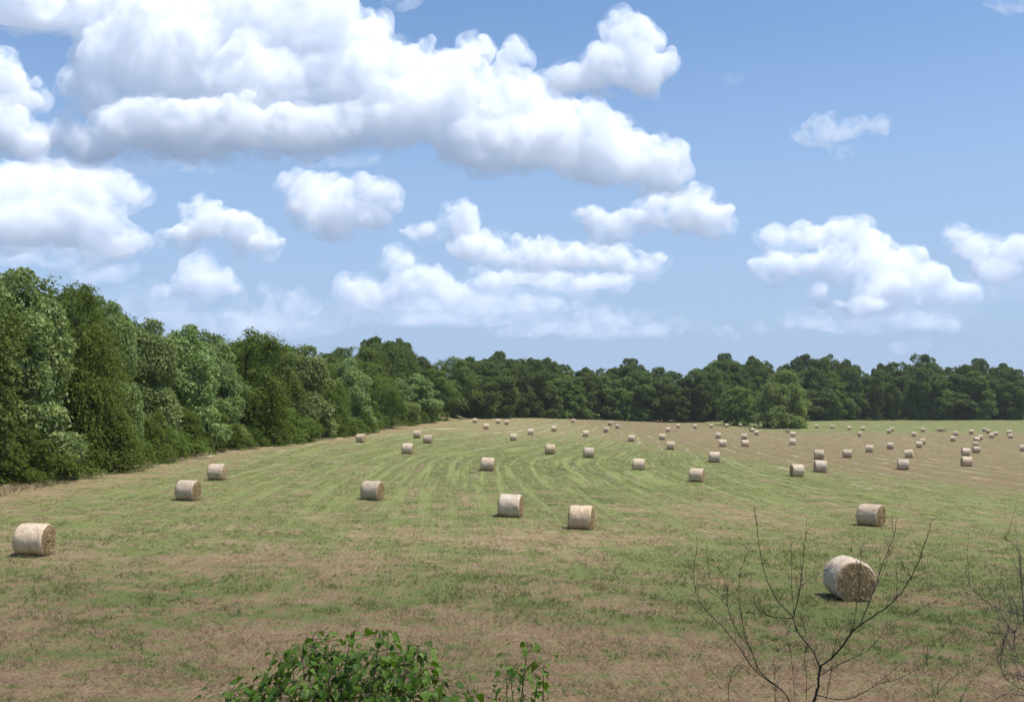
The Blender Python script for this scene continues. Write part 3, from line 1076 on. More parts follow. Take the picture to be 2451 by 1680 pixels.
UNITS = ['first', 'second', 'third', 'fourth', 'fifth', 'sixth', 'seventh', 'eighth', 'ninth']
ORD = UNITS + ['tenth', 'eleventh', 'twelfth', 'thirteenth', 'fourteenth', 'fifteenth', 'sixteenth', 'seventeenth', 'eighteenth', 'nineteenth']
for _t, _h in (('twenty', 'twentieth'), ('thirty', 'thirtieth'), ('forty', 'fortieth'), ('fifty', 'fiftieth'), ('sixty', 'sixtieth'), ('seventy', 'seventieth')):
    ORD += [_h] + [_t + '-' + q for q in UNITS]
LOOK = {'pale': 'silvery pale-leaved', 'elm': 'yellowish-green feathery', 'green': 'mid-green leafy', 'dark': 'dark green bushy',
        'far_dark': 'dark green', 'far_green': 'mid-green', 'far_pale': 'paler green', 'dome': 'light green'}
TREES = []          # (kind, x, y, h, w, row)


def plan_trees():
    rng = np.random.default_rng(5)
    # left wood, front row: centre column, top row, width (display pixels), kind
    for cx, top, wd, k in ((-250, 560, 300, 'elm'), (-120, 590, 220, 'green'), (40, 611, 190, 'pale'), (172, 643, 180, 'elm'), (262, 690, 92, 'pale'), (345, 728, 120, 'pale'),
                           (425, 738, 130, 'pale'), (505, 772, 100, 'pale'), (562, 747, 175, 'elm'), (640, 800, 80, 'green'), (692, 786, 115, 'pale'), (752, 828, 80, 'elm'), (792, 814, 84, 'pale'),
                           (846, 822, 100, 'elm'), (905, 858, 70, 'pale'), (945, 848, 84, 'pale'), (985, 838, 80, 'green'), (1030, 812, 84, 'green')):
        px = cx * 1.05465
        sl = (px - CX) / F
        ds = np.linspace(40, 420, 3801)
        off = 2.4 + wd * 1.05465 / F * 100 * .2
        j = int(np.argmin(np.abs(sl * ds - (np.interp(ds, EL[:, 1], EL[:, 0]) - off))))
        y = ds[j]
        x = sl * y
        w_ = wd * 1.05465 / F * y * 1.06
        h = CAMZ + (HY - top * 1.05465) / F * y - float(ground_z(x, y))
        TREES.append((k, x, y, h, w_, 'left_front'))
    # left wood, rows behind that make the skyline
    for off, sp in ((11.5, 8.0), (20, 9.5)):
        for i, (x, y, s) in enumerate(along(EL, sp if off < 10 else (lambda q: 9 if q < 240 else 12), rng)):
            if y < 62:
                continue
            k = ['pale', 'dark', 'green', 'elm'][rng.integers(4)] if off < 10 else ['dark', 'green', 'dark'][rng.integers(3)]
            xx, yy = x - off + rng.normal(0, 1.0), y + rng.normal(0, 1.5)
            h = top_height(xx, yy, 0) * (rng.uniform(.70, .88) if off < 10 else rng.uniform(.80, .99))
            TREES.append((k, xx, yy, min(h, 27), 8.5 + rng.random() * 2.5, 'left_back'))
    # far wood, front row
    for i, (x, y, s) in enumerate(along(EF, 9.5, rng)):
        if s < 6:
            continue
        k = ['far_dark', 'far_green', 'far_dark', 'far_green', 'far_green', 'far_dark', 'far_pale'][rng.integers(7)]
        xx, yy = x + rng.normal(0, .8), y + 6 + rng.normal(0, 1.5)
        px = CX + xx / yy * F
        hs = top_height(xx, yy, 0)
        frac = rng.uniform(.46, .86) if px > 1600 else rng.uniform(.60, .98)
        TREES.append((k, xx, yy, hs * frac, 8.5 + rng.random() * 9, 'far_front'))
    for off, sp in ((19, 10.5), (42, 11.5)):
        for i, (x, y, s) in enumerate(along(EF, sp, rng)):
            k = ['far_dark', 'far_dark', 'far_dark', 'far_green', 'far_dark'][rng.integers(5)]
            xx, yy = x + rng.normal(0, 1.5) - (3 if x < 30 else 0), y + off + rng.normal(0, 3)
            h = top_height(xx, yy, 0) * (rng.uniform(.80, .98) if off < 30 else rng.uniform(.90, 1.01))
            TREES.append((k, xx, yy, h, 12 + rng.random() * 4, 'far_back'))
    # the lone light-green tree standing out into the field on the right, with two companions
    TREES.append(('dome', 111.0, 408, (1029 - 888) / F * 408, 22.5, 'lone'))
    TREES.append(('far_green', 100, 436, (1024 - 930) / F * 436, 15, 'lone_side'))
    # tall single crowns that stand above the far skyline
    for pxd, yd, y, w in ((850, 765, 395, 14), (905, 766, 405, 11), (1133, 799, 470, 11), (1430, 815, 520, 14), (1645, 803, 590, 16), (1715, 808, 600, 15),
                          (1830, 804, 600, 16), (1880, 803, 610, 14), (2095, 806, 610, 18), (2222, 815, 610, 15), (2278, 826, 600, 13)):
        x = (pxd * 1.05465 - CX) / F * y
        h = CAMZ + (HY - yd * 1.05465) / F * y - float(ground_z(x, y))
        TREES.append(('far_dark', x, y, h, w, 'far_tall'))


plan_trees()


def build_trees():
    rng = np.random.default_rng(77)
    rows = {}
    for t in TREES:
        rows.setdefault(t[5], []).append(t)
    for row, ts in rows.items():
        ts.sort(key=lambda q: q[1] / q[2])
        cnt = {}
        for t in ts:
            k, x, y, h, w, _ = t
            px = CX + x / y * F
            if px < -420 or px > 2451 + 160:
                continue
            outside = px < -60 or px > 2451 + 60
            look = LOOK[k]
            if outside:
                side = 'left' if px < 0 else 'right'
                lab = look + ' tree of the wood just beyond the ' + side + ' edge of view'
                put_tree(k, x, y, h, w, rng, 'tree', lab, 'tree', 'trees just outside the view')
                continue
            cnt[look] = cnt.get(look, 0) + 1
            o = ORD[cnt[look] - 1]
            if row == 'left_front':
                lab = f'{look} tree fronting the left wood, {o} such from the near end'
                g = 'trees along the front of the left wood'
            elif row == 'left_back':
                lab = f'{look} tree rising behind the left wood\'s front, {o} such from the left'
                g = 'trees behind the front of the left wood'
            elif row == 'far_front':
                lab = f'{look} tree at the far wood\'s foot, {o} such from its left corner'
                g = 'trees along the front of the far wood'
            elif row == 'far_back':
                lab = f'{look} treetop behind the far wood\'s front, {o} such from the left'
                g = 'trees behind the front of the far wood'
            elif row == 'far_tall':
                lab = f'dark tall crown poking above the far wood\'s skyline, {o} from the left'
                g = 'tall crowns on the far skyline'
            elif row == 'lone':
                lab, g = 'broad light-green tree standing out into the field before the far wood', None
            else:
                lab, g = 'mid-green tree tucked behind the left side of the light-green outstanding tree', None
            put_tree(k, x, y, h, w, rng, 'tree', lab, 'tree', g)
    # low drooping bushes along the foot of the left wood
    b = []
    for (x, y, s) in along(EL, lambda q: 4.2 if q < 170 else 6.5, rng, .6):
        if y < 60 or y > 330:
            continue
        b.append((x - 2.0 + rng.normal(0, .7), y + rng.normal(0, .4)))
    for i, (x, y) in enumerate(b):
        px = CX + x / y * F
        if px < -100:
            continue
        h = rng.uniform(2.6, 6.0)
        put_tree('bush', x, y, h, rng.uniform(5.0, 7.6), rng, 'bush',
                 f'low drooping yellowish-green bush at the left wood\'s foot, {ORD[i]} from the near end', 'bush', 'bushes along the foot of the left wood')


build_trees()


# ------------------------------------------------------------------ round bales
def mat_wrap():
    mt, nt = new_mat('bale_net_wrap')
    co = nt.node('ShaderNodeTexCoord').outputs['Object']
    x, y, z = nt.sep(co)
    th = nt.m('ARCTAN2', y, z)
    oi = nt.node('ShaderNodeObjectInfo').outputs['Random']
    u = nt.comb(nt.m('MULTIPLY', x, 1.0), nt.m('MULTIPLY', th, .75), nt.m('MULTIPLY', oi, 30))
    n = nt.noise(nt.vm('MULTIPLY', u, (34, 7, 1)), 1.0, 4, .65)
    n2 = nt.noise(u, 2.3, 4, .6)
    n3 = nt.noise(nt.vm('MULTIPLY', u, (3, .5, 1)), 2.0, 2, .5)
    sp = nt.noise(u, 22, 2, .6)
    col = nt.mix(nt.ss(n, .28, .72), (0.370, 0.265, 0.172), (0.740, 0.600, 0.430))
    col = nt.mix(nt.ss(n2, .46, .72, 0, .55), col, (0.33, 0.225, 0.155))
    col = nt.mix(nt.ss(n3, .5, .68, 0, .35), col, (0.62, 0.55, 0.45))
    col = nt.mix(nt.ss(sp, .64, .74, 0, .7), col, (0.16, 0.11, 0.075))
    hv = nt.node('ShaderNodeHueSaturation')
    nt.put(hv.inputs['Value'], nt.m('MULTIPLY_ADD', oi, .30, .82))
    nt.put(hv.inputs['Saturation'], nt.m('MULTIPLY_ADD', nt.m('FRACT', nt.m('MULTIPLY', oi, 7.3)), .24, .92))
    nt.l.new(col, hv.inputs['Color'])
    col = hv.outputs[0]
    h = nt.m('ADD', n, nt.m('MULTIPLY', n2, 1.5))
    finish(nt, principled(nt, col, .62, .3, bump(nt, h, .6, .03)))
    return mt


def mat_straw_end():
    mt, nt = new_mat('bale_cut_end')
    co = nt.node('ShaderNodeTexCoord').outputs['Object']
    x, y, z = nt.sep(co)
    r = nt.vm('LENGTH', nt.comb(0.0, y, z))
    th = nt.m('ARCTAN2', y, z)
    oi = nt.node('ShaderNodeObjectInfo').outputs['Random']
    spiral = nt.comb(nt.m('MULTIPLY', r, 22), nt.m('MULTIPLY', th, 1.6), nt.m('MULTIPLY', oi, 20))
    n = nt.noise(spiral, 1.0, 4, .65)
    n2 = nt.noise(co, 12, 5, .7)
    col = nt.mix(nt.ss(n, .3, .7), (0.36, 0.235, 0.115), (0.72, 0.55, 0.315))
    col = nt.mix(nt.ss(n2, .42, .7, 0, .75), col, (0.66, 0.53, 0.32))
    col = nt.mix(nt.ss(n2, .46, .30, 0, .8), col, (0.095, 0.055, 0.03))
    h = nt.m('ADD', n, nt.m('MULTIPLY', n2, 1.2))
    finish(nt, principled(nt, col, .85, .12, bump(nt, h, 1.0, .05)))
    return mt


def mat_straw():
    mt, nt = new_mat('loose_straw')
    t = nt.attr('tint')
    col = nt.mix(t, (0.27, 0.17, 0.08), (0.62, 0.48, 0.27))
    finish(nt, principled(nt, col, .7, .2))
    return mt


M_WRAP, M_END, M_STRAW = mat_wrap(), mat_straw_end(), mat_straw()
BR, BL = .765, 1.36


def bale_noise(V, seed):
    th = np.arctan2(V[:, 1], V[:, 2])
    return (vnoise(V[:, 0] * 3 + 10 + seed * 7, th * 2.3 + 10, .55, seed) - .5) * .05 + (vnoise(V[:, 0] * 5 + 10, th * 4 + 20, .4, seed + 5) - .5) * .022


def wrap_mesh(seed, seg=48):
    """net-wrapped curved side, axis along x, with the net folded a hand's width round the shoulders"""
    prof = [(-BL / 2 - .005, BR - .10), (-BL / 2 - .012, BR - .05), (-BL / 2 + .015, BR - .015), (-BL / 2 + .06, BR)]
    prof += [(x, BR + .008) for x in np.linspace(-BL / 2 + .14, BL / 2 - .14, 8)]
    prof += [(-p[0], p[1]) for p in prof[3::-1]]
    th = np.arange(seg) / seg * 2 * np.pi
    V = np.concatenate([np.stack([np.full(seg, px), pr * np.sin(th), pr * np.cos(th)], -1) for px, pr in prof])
    d = bale_noise(V, seed)
    rr = np.hypot(V[:, 1], V[:, 2])
    V[:, 1:] *= (1 + d / rr)[:, None]
    # settled, slightly flattened foot
    z = V[:, 2]
    V[:, 2] = np.where(z < -BR * .90, -BR * .90 + (z + BR * .90) * .25, z)
    V[:, 1] *= 1 + .035 * np.clip(-V[:, 2] / BR, -.3, 1)
    k = len(prof)
    i = np.arange(k - 1)[:, None] * seg
    j = np.arange(seg)[None, :]
    j2 = (j + 1) % seg
    f = np.stack([i + j, i + seg + j, i + seg + j2, i + j2], -1).reshape(-1, 4)
    return V, f[:, ::-1]


def end_mesh(side, seed, straws):
    rng = np.random.default_rng(seed * 13 + (1 if side > 0 else 2))
    nr, seg = 12, 40
    rad = np.linspace(0.02, BR - .045, nr)
    th = np.arange(seg) / seg * 2 * np.pi
    Rg, T = np.meshgrid(rad, th, indexing='ij')
    bulge = .05 * (1 - (Rg / BR)**2) + (vnoise(Rg * 9 + seed, T * 3 + 9, 1.0, seed) - .5) * .05 + (rng.random(Rg.shape) - .5) * .03
    # ragged, pulled-out core a little below the middle
    bulge -= .10 * np.exp(-(((Rg * np.cos(T) + .18) / .16)**2 + ((Rg * np.sin(T) - .03) / .13)**2))
    X = side * (BL / 2 - .012 + bulge)
    V = np.stack([X, Rg * np.sin(T), Rg * np.cos(T)], -1).reshape(-1, 3)
    i = np.arange(nr - 1)[:, None] * seg
    j = np.arange(seg)[None, :]
    j2 = (j + 1) % seg
    f = np.stack([i + j, i + j2, i + seg + j2, i + seg + j], -1).reshape(-1, 4)
    if side > 0:
        f = f[:, ::-1]
    cap = np.arange(seg)[None, :]
    cap = cap if side > 0 else cap[:, ::-1]
    tint = np.zeros(len(V))
    faces = [f]
    mi = [np.zeros(len(f), int)]
    if straws:
        r = np.sqrt(rng.random(straws)) * (BR - .06)
        a = rng.random(straws) * 2 * np.pi
        low = rng.random(straws) < .25
        r = np.where(low, BR * (.55 + .4 * rng.random(straws)), r)
        a = np.where(low, np.pi + rng.normal(0, .45, straws), a)
        P = np.stack([np.full(straws, side * (BL / 2 + .0)) + side * .05 * (1 - (r / BR)**2), r * np.sin(a), r * np.cos(a)], -1)
        tang = np.stack([0 * a, np.cos(a), -np.sin(a)], -1)
        D = unit(tang * rng.choice([-1, 1], straws)[:, None] + rng.normal(size=(straws, 3)) * .55 + np.array([side * .45, 0, -.15]))
        S = unit(np.cross(D, rng.normal(size=(straws, 3)))) * .006
        L = (.07 + .15 * rng.random(straws))[:, None]
        m = P + D * L * .6
        e = m + unit(D + np.array([side * .1, 0, -.6])) * L * .5
        SV = np.stack([P - S, P + S, m + S, m - S, e], 1).reshape(-1, 3)
        i5 = np.arange(straws)[:, None] * 5 + len(V)
        fa, fb = i5 + np.array([[0, 1, 2, 3]]), i5 + np.array([[3, 2, 4]])
        faces += [fa, fb]
        mi += [np.ones(len(fa), int), np.ones(len(fb), int)]
        V = np.concatenate([V, SV])
        tint = np.concatenate([tint, np.repeat(rng.random(straws), 5)])
    return mesh_np('end_face', V, faces, False, {'tint': tint}, [M_END, M_STRAW], np.concatenate(mi))


def small_bale_mesh(seed):
    V, f = wrap_mesh(seed, 28)
    Vs, Fs, Mi = [V], [f], [np.zeros(len(f), int)]
    n = len(V)
    for side in (-1, 1):
        th = np.arange(28) / 28 * 2 * np.pi
        rows = []
        for rr, bx in ((BR - .06, 0), (BR * .6, .035), (BR * .25, .03), (.03, -.01)):
            rows.append(np.stack([np.full(28, side * (BL / 2 - .014 + bx)), rr * np.sin(th), rr * np.cos(th)], -1))
        E = np.concatenate(rows)
        i = np.arange(3)[:, None] * 28
        j = np.arange(28)[None, :]
        j2 = (j + 1) % 28
        ff = np.stack([i + j, i + j2, i + 28 + j2, i + 28 + j], -1).reshape(-1, 4) + n
        if side < 0:
            ff = ff[:, ::-1]
        Vs.append(E)
        Fs.append(ff)
        Mi.append(np.ones(len(ff), int))
        n += len(E)
    return mesh_np('hay_bale', np.concatenate(Vs), [np.concatenate(Fs)], True, None, [M_WRAP, M_END], np.concatenate(Mi))


WRAPS = []
for s in range(4):
    V, f = wrap_mesh(s)
    WRAPS.append(mesh_np('net_wrap', V, [f], True, None, [M_WRAP]))
ENDS = {(sd_, big): [end_mesh(sd_, s, 1500 if big else 420) for s in range(2)] for sd_ in (-1, 1) for big in (0, 1)}
SMALL = [small_bale_mesh(s) for s in range(4)]

def build_bales():
    rng = np.random.default_rng(3)
    for i, (px, py, e, lab) in enumerate(BALES):
        x, y = hit(px, py)
        beta = math.atan2(x, y)
        th = math.asin(max(-1, min(1, e + rng.uniform(-.02, .02))))
        vd = np.array([math.sin(beta), math.cos(beta)])
        rt = np.array([math.cos(beta), -math.sin(beta)])
        n = math.cos(th) * rt - math.sin(th) * vd
        yaw = math.atan2(n[1], n[0])
        y2 = y + .35
        x2 = x * y2 / y
        z = float(ground_z(x2, y2)) + BR * .92
        sc = rng.uniform(.95, 1.04)
        if lab.startswith('largest'):
            sc = 1.09
        dx = (float(ground_z(x2 + n[0], y2 + n[1])) - float(ground_z(x2 - n[0], y2 - n[1]))) / 2
        pitch = -math.atan(dx) + rng.normal(0, .012)
        if 'tilted' in lab:
            pitch -= .10
        if 'leaning' in lab:
            pitch -= .12
        if y < 175:
            root = add_obj('hay_bale', None, None, (x2, y2, z - BR * .92))
            kids = [('net_wrap', WRAPS[i % 4]), ('end_face', ENDS[(1, 1 if y < 80 else 0)][i % 2]), ('end_face', ENDS[(-1, 1 if y < 80 else 0)][i % 2])]
            for nm, me in kids:
                c = add_obj(nm, me, root, (0, 0, BR * .92))
        else:
            root = add_obj('hay_bale', SMALL[i % 4], None, (x2, y2, z))
        root.rotation_euler = (0, pitch, yaw)
        root.scale = (sc, sc, sc)
        tag(root, lab, 'hay bale', 'round bales lying on the mown field')


build_bales()


# ------------------------------------------------------------------ leafy shrubs at the foot of the view
def mat_big_leaf(name, a, b):
    mt, nt = new_mat(name)
    t = nt.attr('tint')
    co = nt.node('ShaderNodeTexCoord').outputs['Object']
    n = nt.noise(co, 40, 3, .6)
    col = nt.mix(t, a, b)
    col = nt.mix(nt.ss(n, .35, .7, 0, .35), col, (b[0] * 1.25, b[1] * 1.2, b[2]))
    pr = principled(nt, col, .5, .14, bump(nt, n, .3, .004))
    tr = nt.node('ShaderNodeBsdfTranslucent')
    nt.put(tr.inputs[0], (b[0] * 1.5, b[1] * 1.7, b[2] * .7, 1))
    mx = nt.node('ShaderNodeMixShader')
    mx.inputs[0].default_value = .22
    nt.l.new(pr, mx.inputs[1])
    nt.l.new(tr.outputs[0], mx.inputs[2])
    finish(nt, mx.outputs[0])
    return mt


M_BIG = mat_big_leaf('leaf_broad', (0.022, 0.054, 0.008), (0.105, 0.180, 0.024))
M_STEM = mat_bark('stem_green_brown', (0.07, 0.075, 0.035), (0.15, 0.12, 0.07))

LEAF_U = np.array([0, -.04, .10, .32, .60, .84, 1.0])
LEAF_W = np.array([0, .22, .40, .46, .34, .15, 0])


def broad_leaf(P, out, up, L, rng):
    """heart-shaped leaf, folded along the midrib and drooping; returns verts, faces"""
    T = unit(out)
    N = unit(up - (up * T).sum() * T)
    B = np.cross(N, T)
    mid, le, ri = [], [], []
    cv = rng.uniform(.10, .85)
    tw = rng.normal(0, .12)
    fold = rng.uniform(.10, .32)
    for u, w in zip(LEAF_U, LEAF_W):
        c = P + T * (u * L) - np.array([0, 0, 1.0]) * cv * L * max(u, 0)**2
        mid.append(P + T * (max(u, 0) * L) - np.array([0, 0, 1.0]) * cv * L * max(u, 0)**2)
        wav = rng.normal(0, .045) * L
        le.append(c + B * w * L + N * (fold * w * L + wav + tw * w * L))
        ri.append(c - B * w * L + N * (fold * w * L + wav - tw * w * L))
    V = np.array(mid + le + ri)
    k = len(LEAF_U)
    q = []
    for i in range(k - 1):
        q.append((i, i + 1, k + i + 1, k + i))
        q.append((i + 1, i, 2 * k + i, 2 * k + i + 1))
    return V, np.array(q)


def build_shrub(name, label, cat, tips, base, dist, nper, leafL, seed, spread):
    rng = np.random.default_rng(seed)
    root = add_obj(name, None, None, (base[0], base[1], float(ground_z(*base)) - .05))
    tag(root, label, cat)
    org = np.array(root.location)
    V, Q, tint, n = [], [], [], 0
    for (px, py, kk) in tips:
        d = dist + rng.uniform(-spread, spread)
        tip = np.array([(px - CX) / F * d, d, CAMZ + (HY - py) / F * d])
        b = org + np.array([rng.normal(0, .18), rng.normal(0, .18), .05])
        mid = b * .45 + tip * .55 + np.array([(tip[0] - b[0]) * .12, rng.normal(0, .06), .10])
        ts = np.linspace(0, 1, 12)[:, None]
        pts = (1 - ts)**2 * b + 2 * ts * (1 - ts) * mid + ts**2 * tip
        tb = Tubes()
        tb.add(pts - org, np.linspace(.011, .0022, 12), 6)
        nl = int(nper * kk)
        for q in range(nl):
            # leaves crowd the upper third of each shoot, on side twigs
            t = 1 - rng.random()**1.5 * .40 if q > 2 else 1 - .01 * q
            p = (1 - t)**2 * b + 2 * t * (1 - t) * mid + t**2 * tip
            a = q * 2.4 + rng.normal(0, .5)
            o = np.array([math.cos(a), math.sin(a), rng.uniform(-.35, .45)])
            pet = rng.uniform(.02, .13) * (1.4 if q > 2 else .4) * (1.0 + (1 - t) * 1.2)
            p2 = p + o * pet
            if pet > .05:
                tb.add(np.stack([p, p * .5 + p2 * .5 + np.array([0, 0, .01]), p2]) - org, [.0022, .0018, .0014], 4)
            up = np.array([0, 0, 1.0]) + rng.normal(size=3) * .35
            od = np.array([o[0], o[1], rng.uniform(-.85, .05)])
            v, f = broad_leaf(p2 - org, od, up, leafL * rng.uniform(.55, 1.2), rng)
            V.append(v)
            Q.append(f + n)
            n += len(v)
            tint.append(np.full(len(v), np.clip(rng.random()**1.6 + .25 * (q <= 3), 0, 1)))
        add_obj('stem', tb.mesh('stem', [M_STEM]), root)
    me = mesh_np('foliage', np.concatenate(V), [np.concatenate(Q)], True, {'tint': np.concatenate(tint)}, [M_BIG])
    add_obj('foliage', me, root)


tips_a = [(748, 1522, 1.0), (785, 1516, .9), (841, 1514, .35), (910, 1508, 1.0), (930, 1528, .8), (1003, 1543, .9), (1020, 1560, .6), (717, 1546, .8), (700, 1575, 1),
          (682, 1588, .9), (640, 1622, .9), (600, 1640, .9), (556, 1646, .8), (640, 1655, .9), (760, 1570, 1), (810, 1562, 1), (860, 1560, 1), (900, 1570, 1), (955, 1562, 1),
          (790, 1605, 1.2), (850, 1610, 1.1), (910, 1618, 1.1), (970, 1600, 1), (1010, 1610, 1), (1061, 1628, 1), (1095, 1655, .8), (720, 1630, 1.1), (1030, 1660, 1), (960, 1655, 1),
          (880, 1660, 1), (800, 1660, 1), (700, 1668, 1), (590, 1672, .9), (545, 1672, .7)]
build_shrub('leafy_shrub', 'broad-leaved dark green shrub at the bottom of the view, left of centre', 'shrub', tips_a, (-1.35, 6.9), 6.6, 58, .056, 21, .5)
tips_b = [(1263, 1538, .55), (1213, 1588, .7), (1302, 1590, .6), (1222, 1620, .8), (1250, 1600, .25), (1290, 1620, .4), (1188, 1665, .8), (1272, 1662, .8), (1300, 1640, .2), (1228, 1672, .8)]
build_shrub('sapling', 'small thin leafy sapling beside the broad-leaved shrub', 'sapling', tips_b, (0.05, 7.0), 6.7, 26, .052, 22, .2)


# ------------------------------------------------------------------ bare thorny shrubs on the right
M_TWIG = mat_bark('thorny_bark', (0.018, 0.018, 0.014), (0.055, 0.050, 0.038))
M_TWIG2 = mat_bark('grey_twig_bark', (0.05, 0.042, 0.042), (0.11, 0.095, 0.09))


def zp(x, y):
    return 1600 + x / 2.731, 1150 + y / 2.731


def catmull(pts, sub=5):
    P = np.asarray(pts, float)
    P = np.concatenate([[2 * P[0] - P[1]], P, [2 * P[-1] - P[-2]]])
    out = []
    for i in range(1, len(P) - 2):
        for t in np.linspace(0, 1, sub, endpoint=False):
            out.append(.5 * ((2 * P[i]) + (-P[i - 1] + P[i + 1]) * t + (2 * P[i - 1] - 5 * P[i] + 4 * P[i + 1] - P[i + 2]) * t * t
                             + (-P[i - 1] + 3 * P[i] - 3 * P[i + 1] + P[i + 2]) * t**3))
    out.append(P[-2])
    return np.array(out)


def sprout(tb, pts, rng, dens, ln, r, depth=1, up=.5):
    """short side twigs and spurs along a branch"""
    seg = np.linalg.norm(np.diff(pts, axis=0), axis=1)
    cum = np.concatenate([[0], np.cumsum(seg)])
    n = rng.poisson(cum[-1] * dens)
    for _ in range(n):
        s = rng.random() * cum[-1]
        p = np.array([np.interp(s, cum, pts[:, k]) for k in range(3)])
        i = min(np.searchsorted(cum, s), len(pts) - 1)
        t = unit(pts[i] - pts[max(i - 1, 0)])
        d = unit(t * .5 + rng.normal(size=3) * .75 + np.array([0, 0, up]))
        L = ln * rng.uniform(.3, 1.3)
        k = np.linspace(0, 1, 4)[:, None]
        q = p + d * k * L + np.array([0, 0, .25 * L]) * k**2 + rng.normal(0, .03 * L, (4, 3)) * k
        tb.add(q, np.linspace(r, r * .35, 4), 4)
        if depth > 0:
            sprout(tb, q, rng, dens * .8, ln * .4, r * .65, depth - 1, up)


def build_bare(name, label, cat, branches, d0, base, seed, mat, twig_dens, twig_len):
    rng = np.random.default_rng(seed)
    gz = float(ground_z(*base))
    root = add_obj(name, None, None, (base[0], base[1], gz - .05))
    tag(root, label, cat)
    org = np.array(root.location)
    for nm, r0, r1, dd, poly in branches:
        px = np.array([zp(*q) for q in poly])
        k = len(px)
        # every branch leans its own way in depth
        dep = d0 + np.linspace(dd[0], dd[1], k)
        P = np.stack([(px[:, 0] - CX) / F * dep, dep, CAMZ + (HY - px[:, 1]) / F * dep], -1)
        if nm in ('trunk', 'root_stem'):
            b0 = np.array([base[0], base[1], gz - .1])
            P = np.concatenate([b0 + (P[0] - b0) * np.linspace(0, .93, 9)[:, None], P])
        C = catmull(P, 5)
        C = C + rng.normal(0, .004, C.shape) * np.linspace(0, 1, len(C))[:, None]
        tb = Tubes()
        # bark is knobbly: small swellings at the nodes
        rad = .52 * np.linspace(r0, r1, len(C)) * (1 + .18 * rng.random(len(C)))
        tb.add(C - org, rad, 7)
        sprout(tb, C[-int(len(P) * 5 * .8):] - org, rng, twig_dens, twig_len, .0016, 2)
        sprout(tb, C - org, rng, 26, .04, .0020, 0, .1)
        add_obj('trunk' if nm == 'trunk' else 'branch', tb.mesh('branch', [mat]), root)


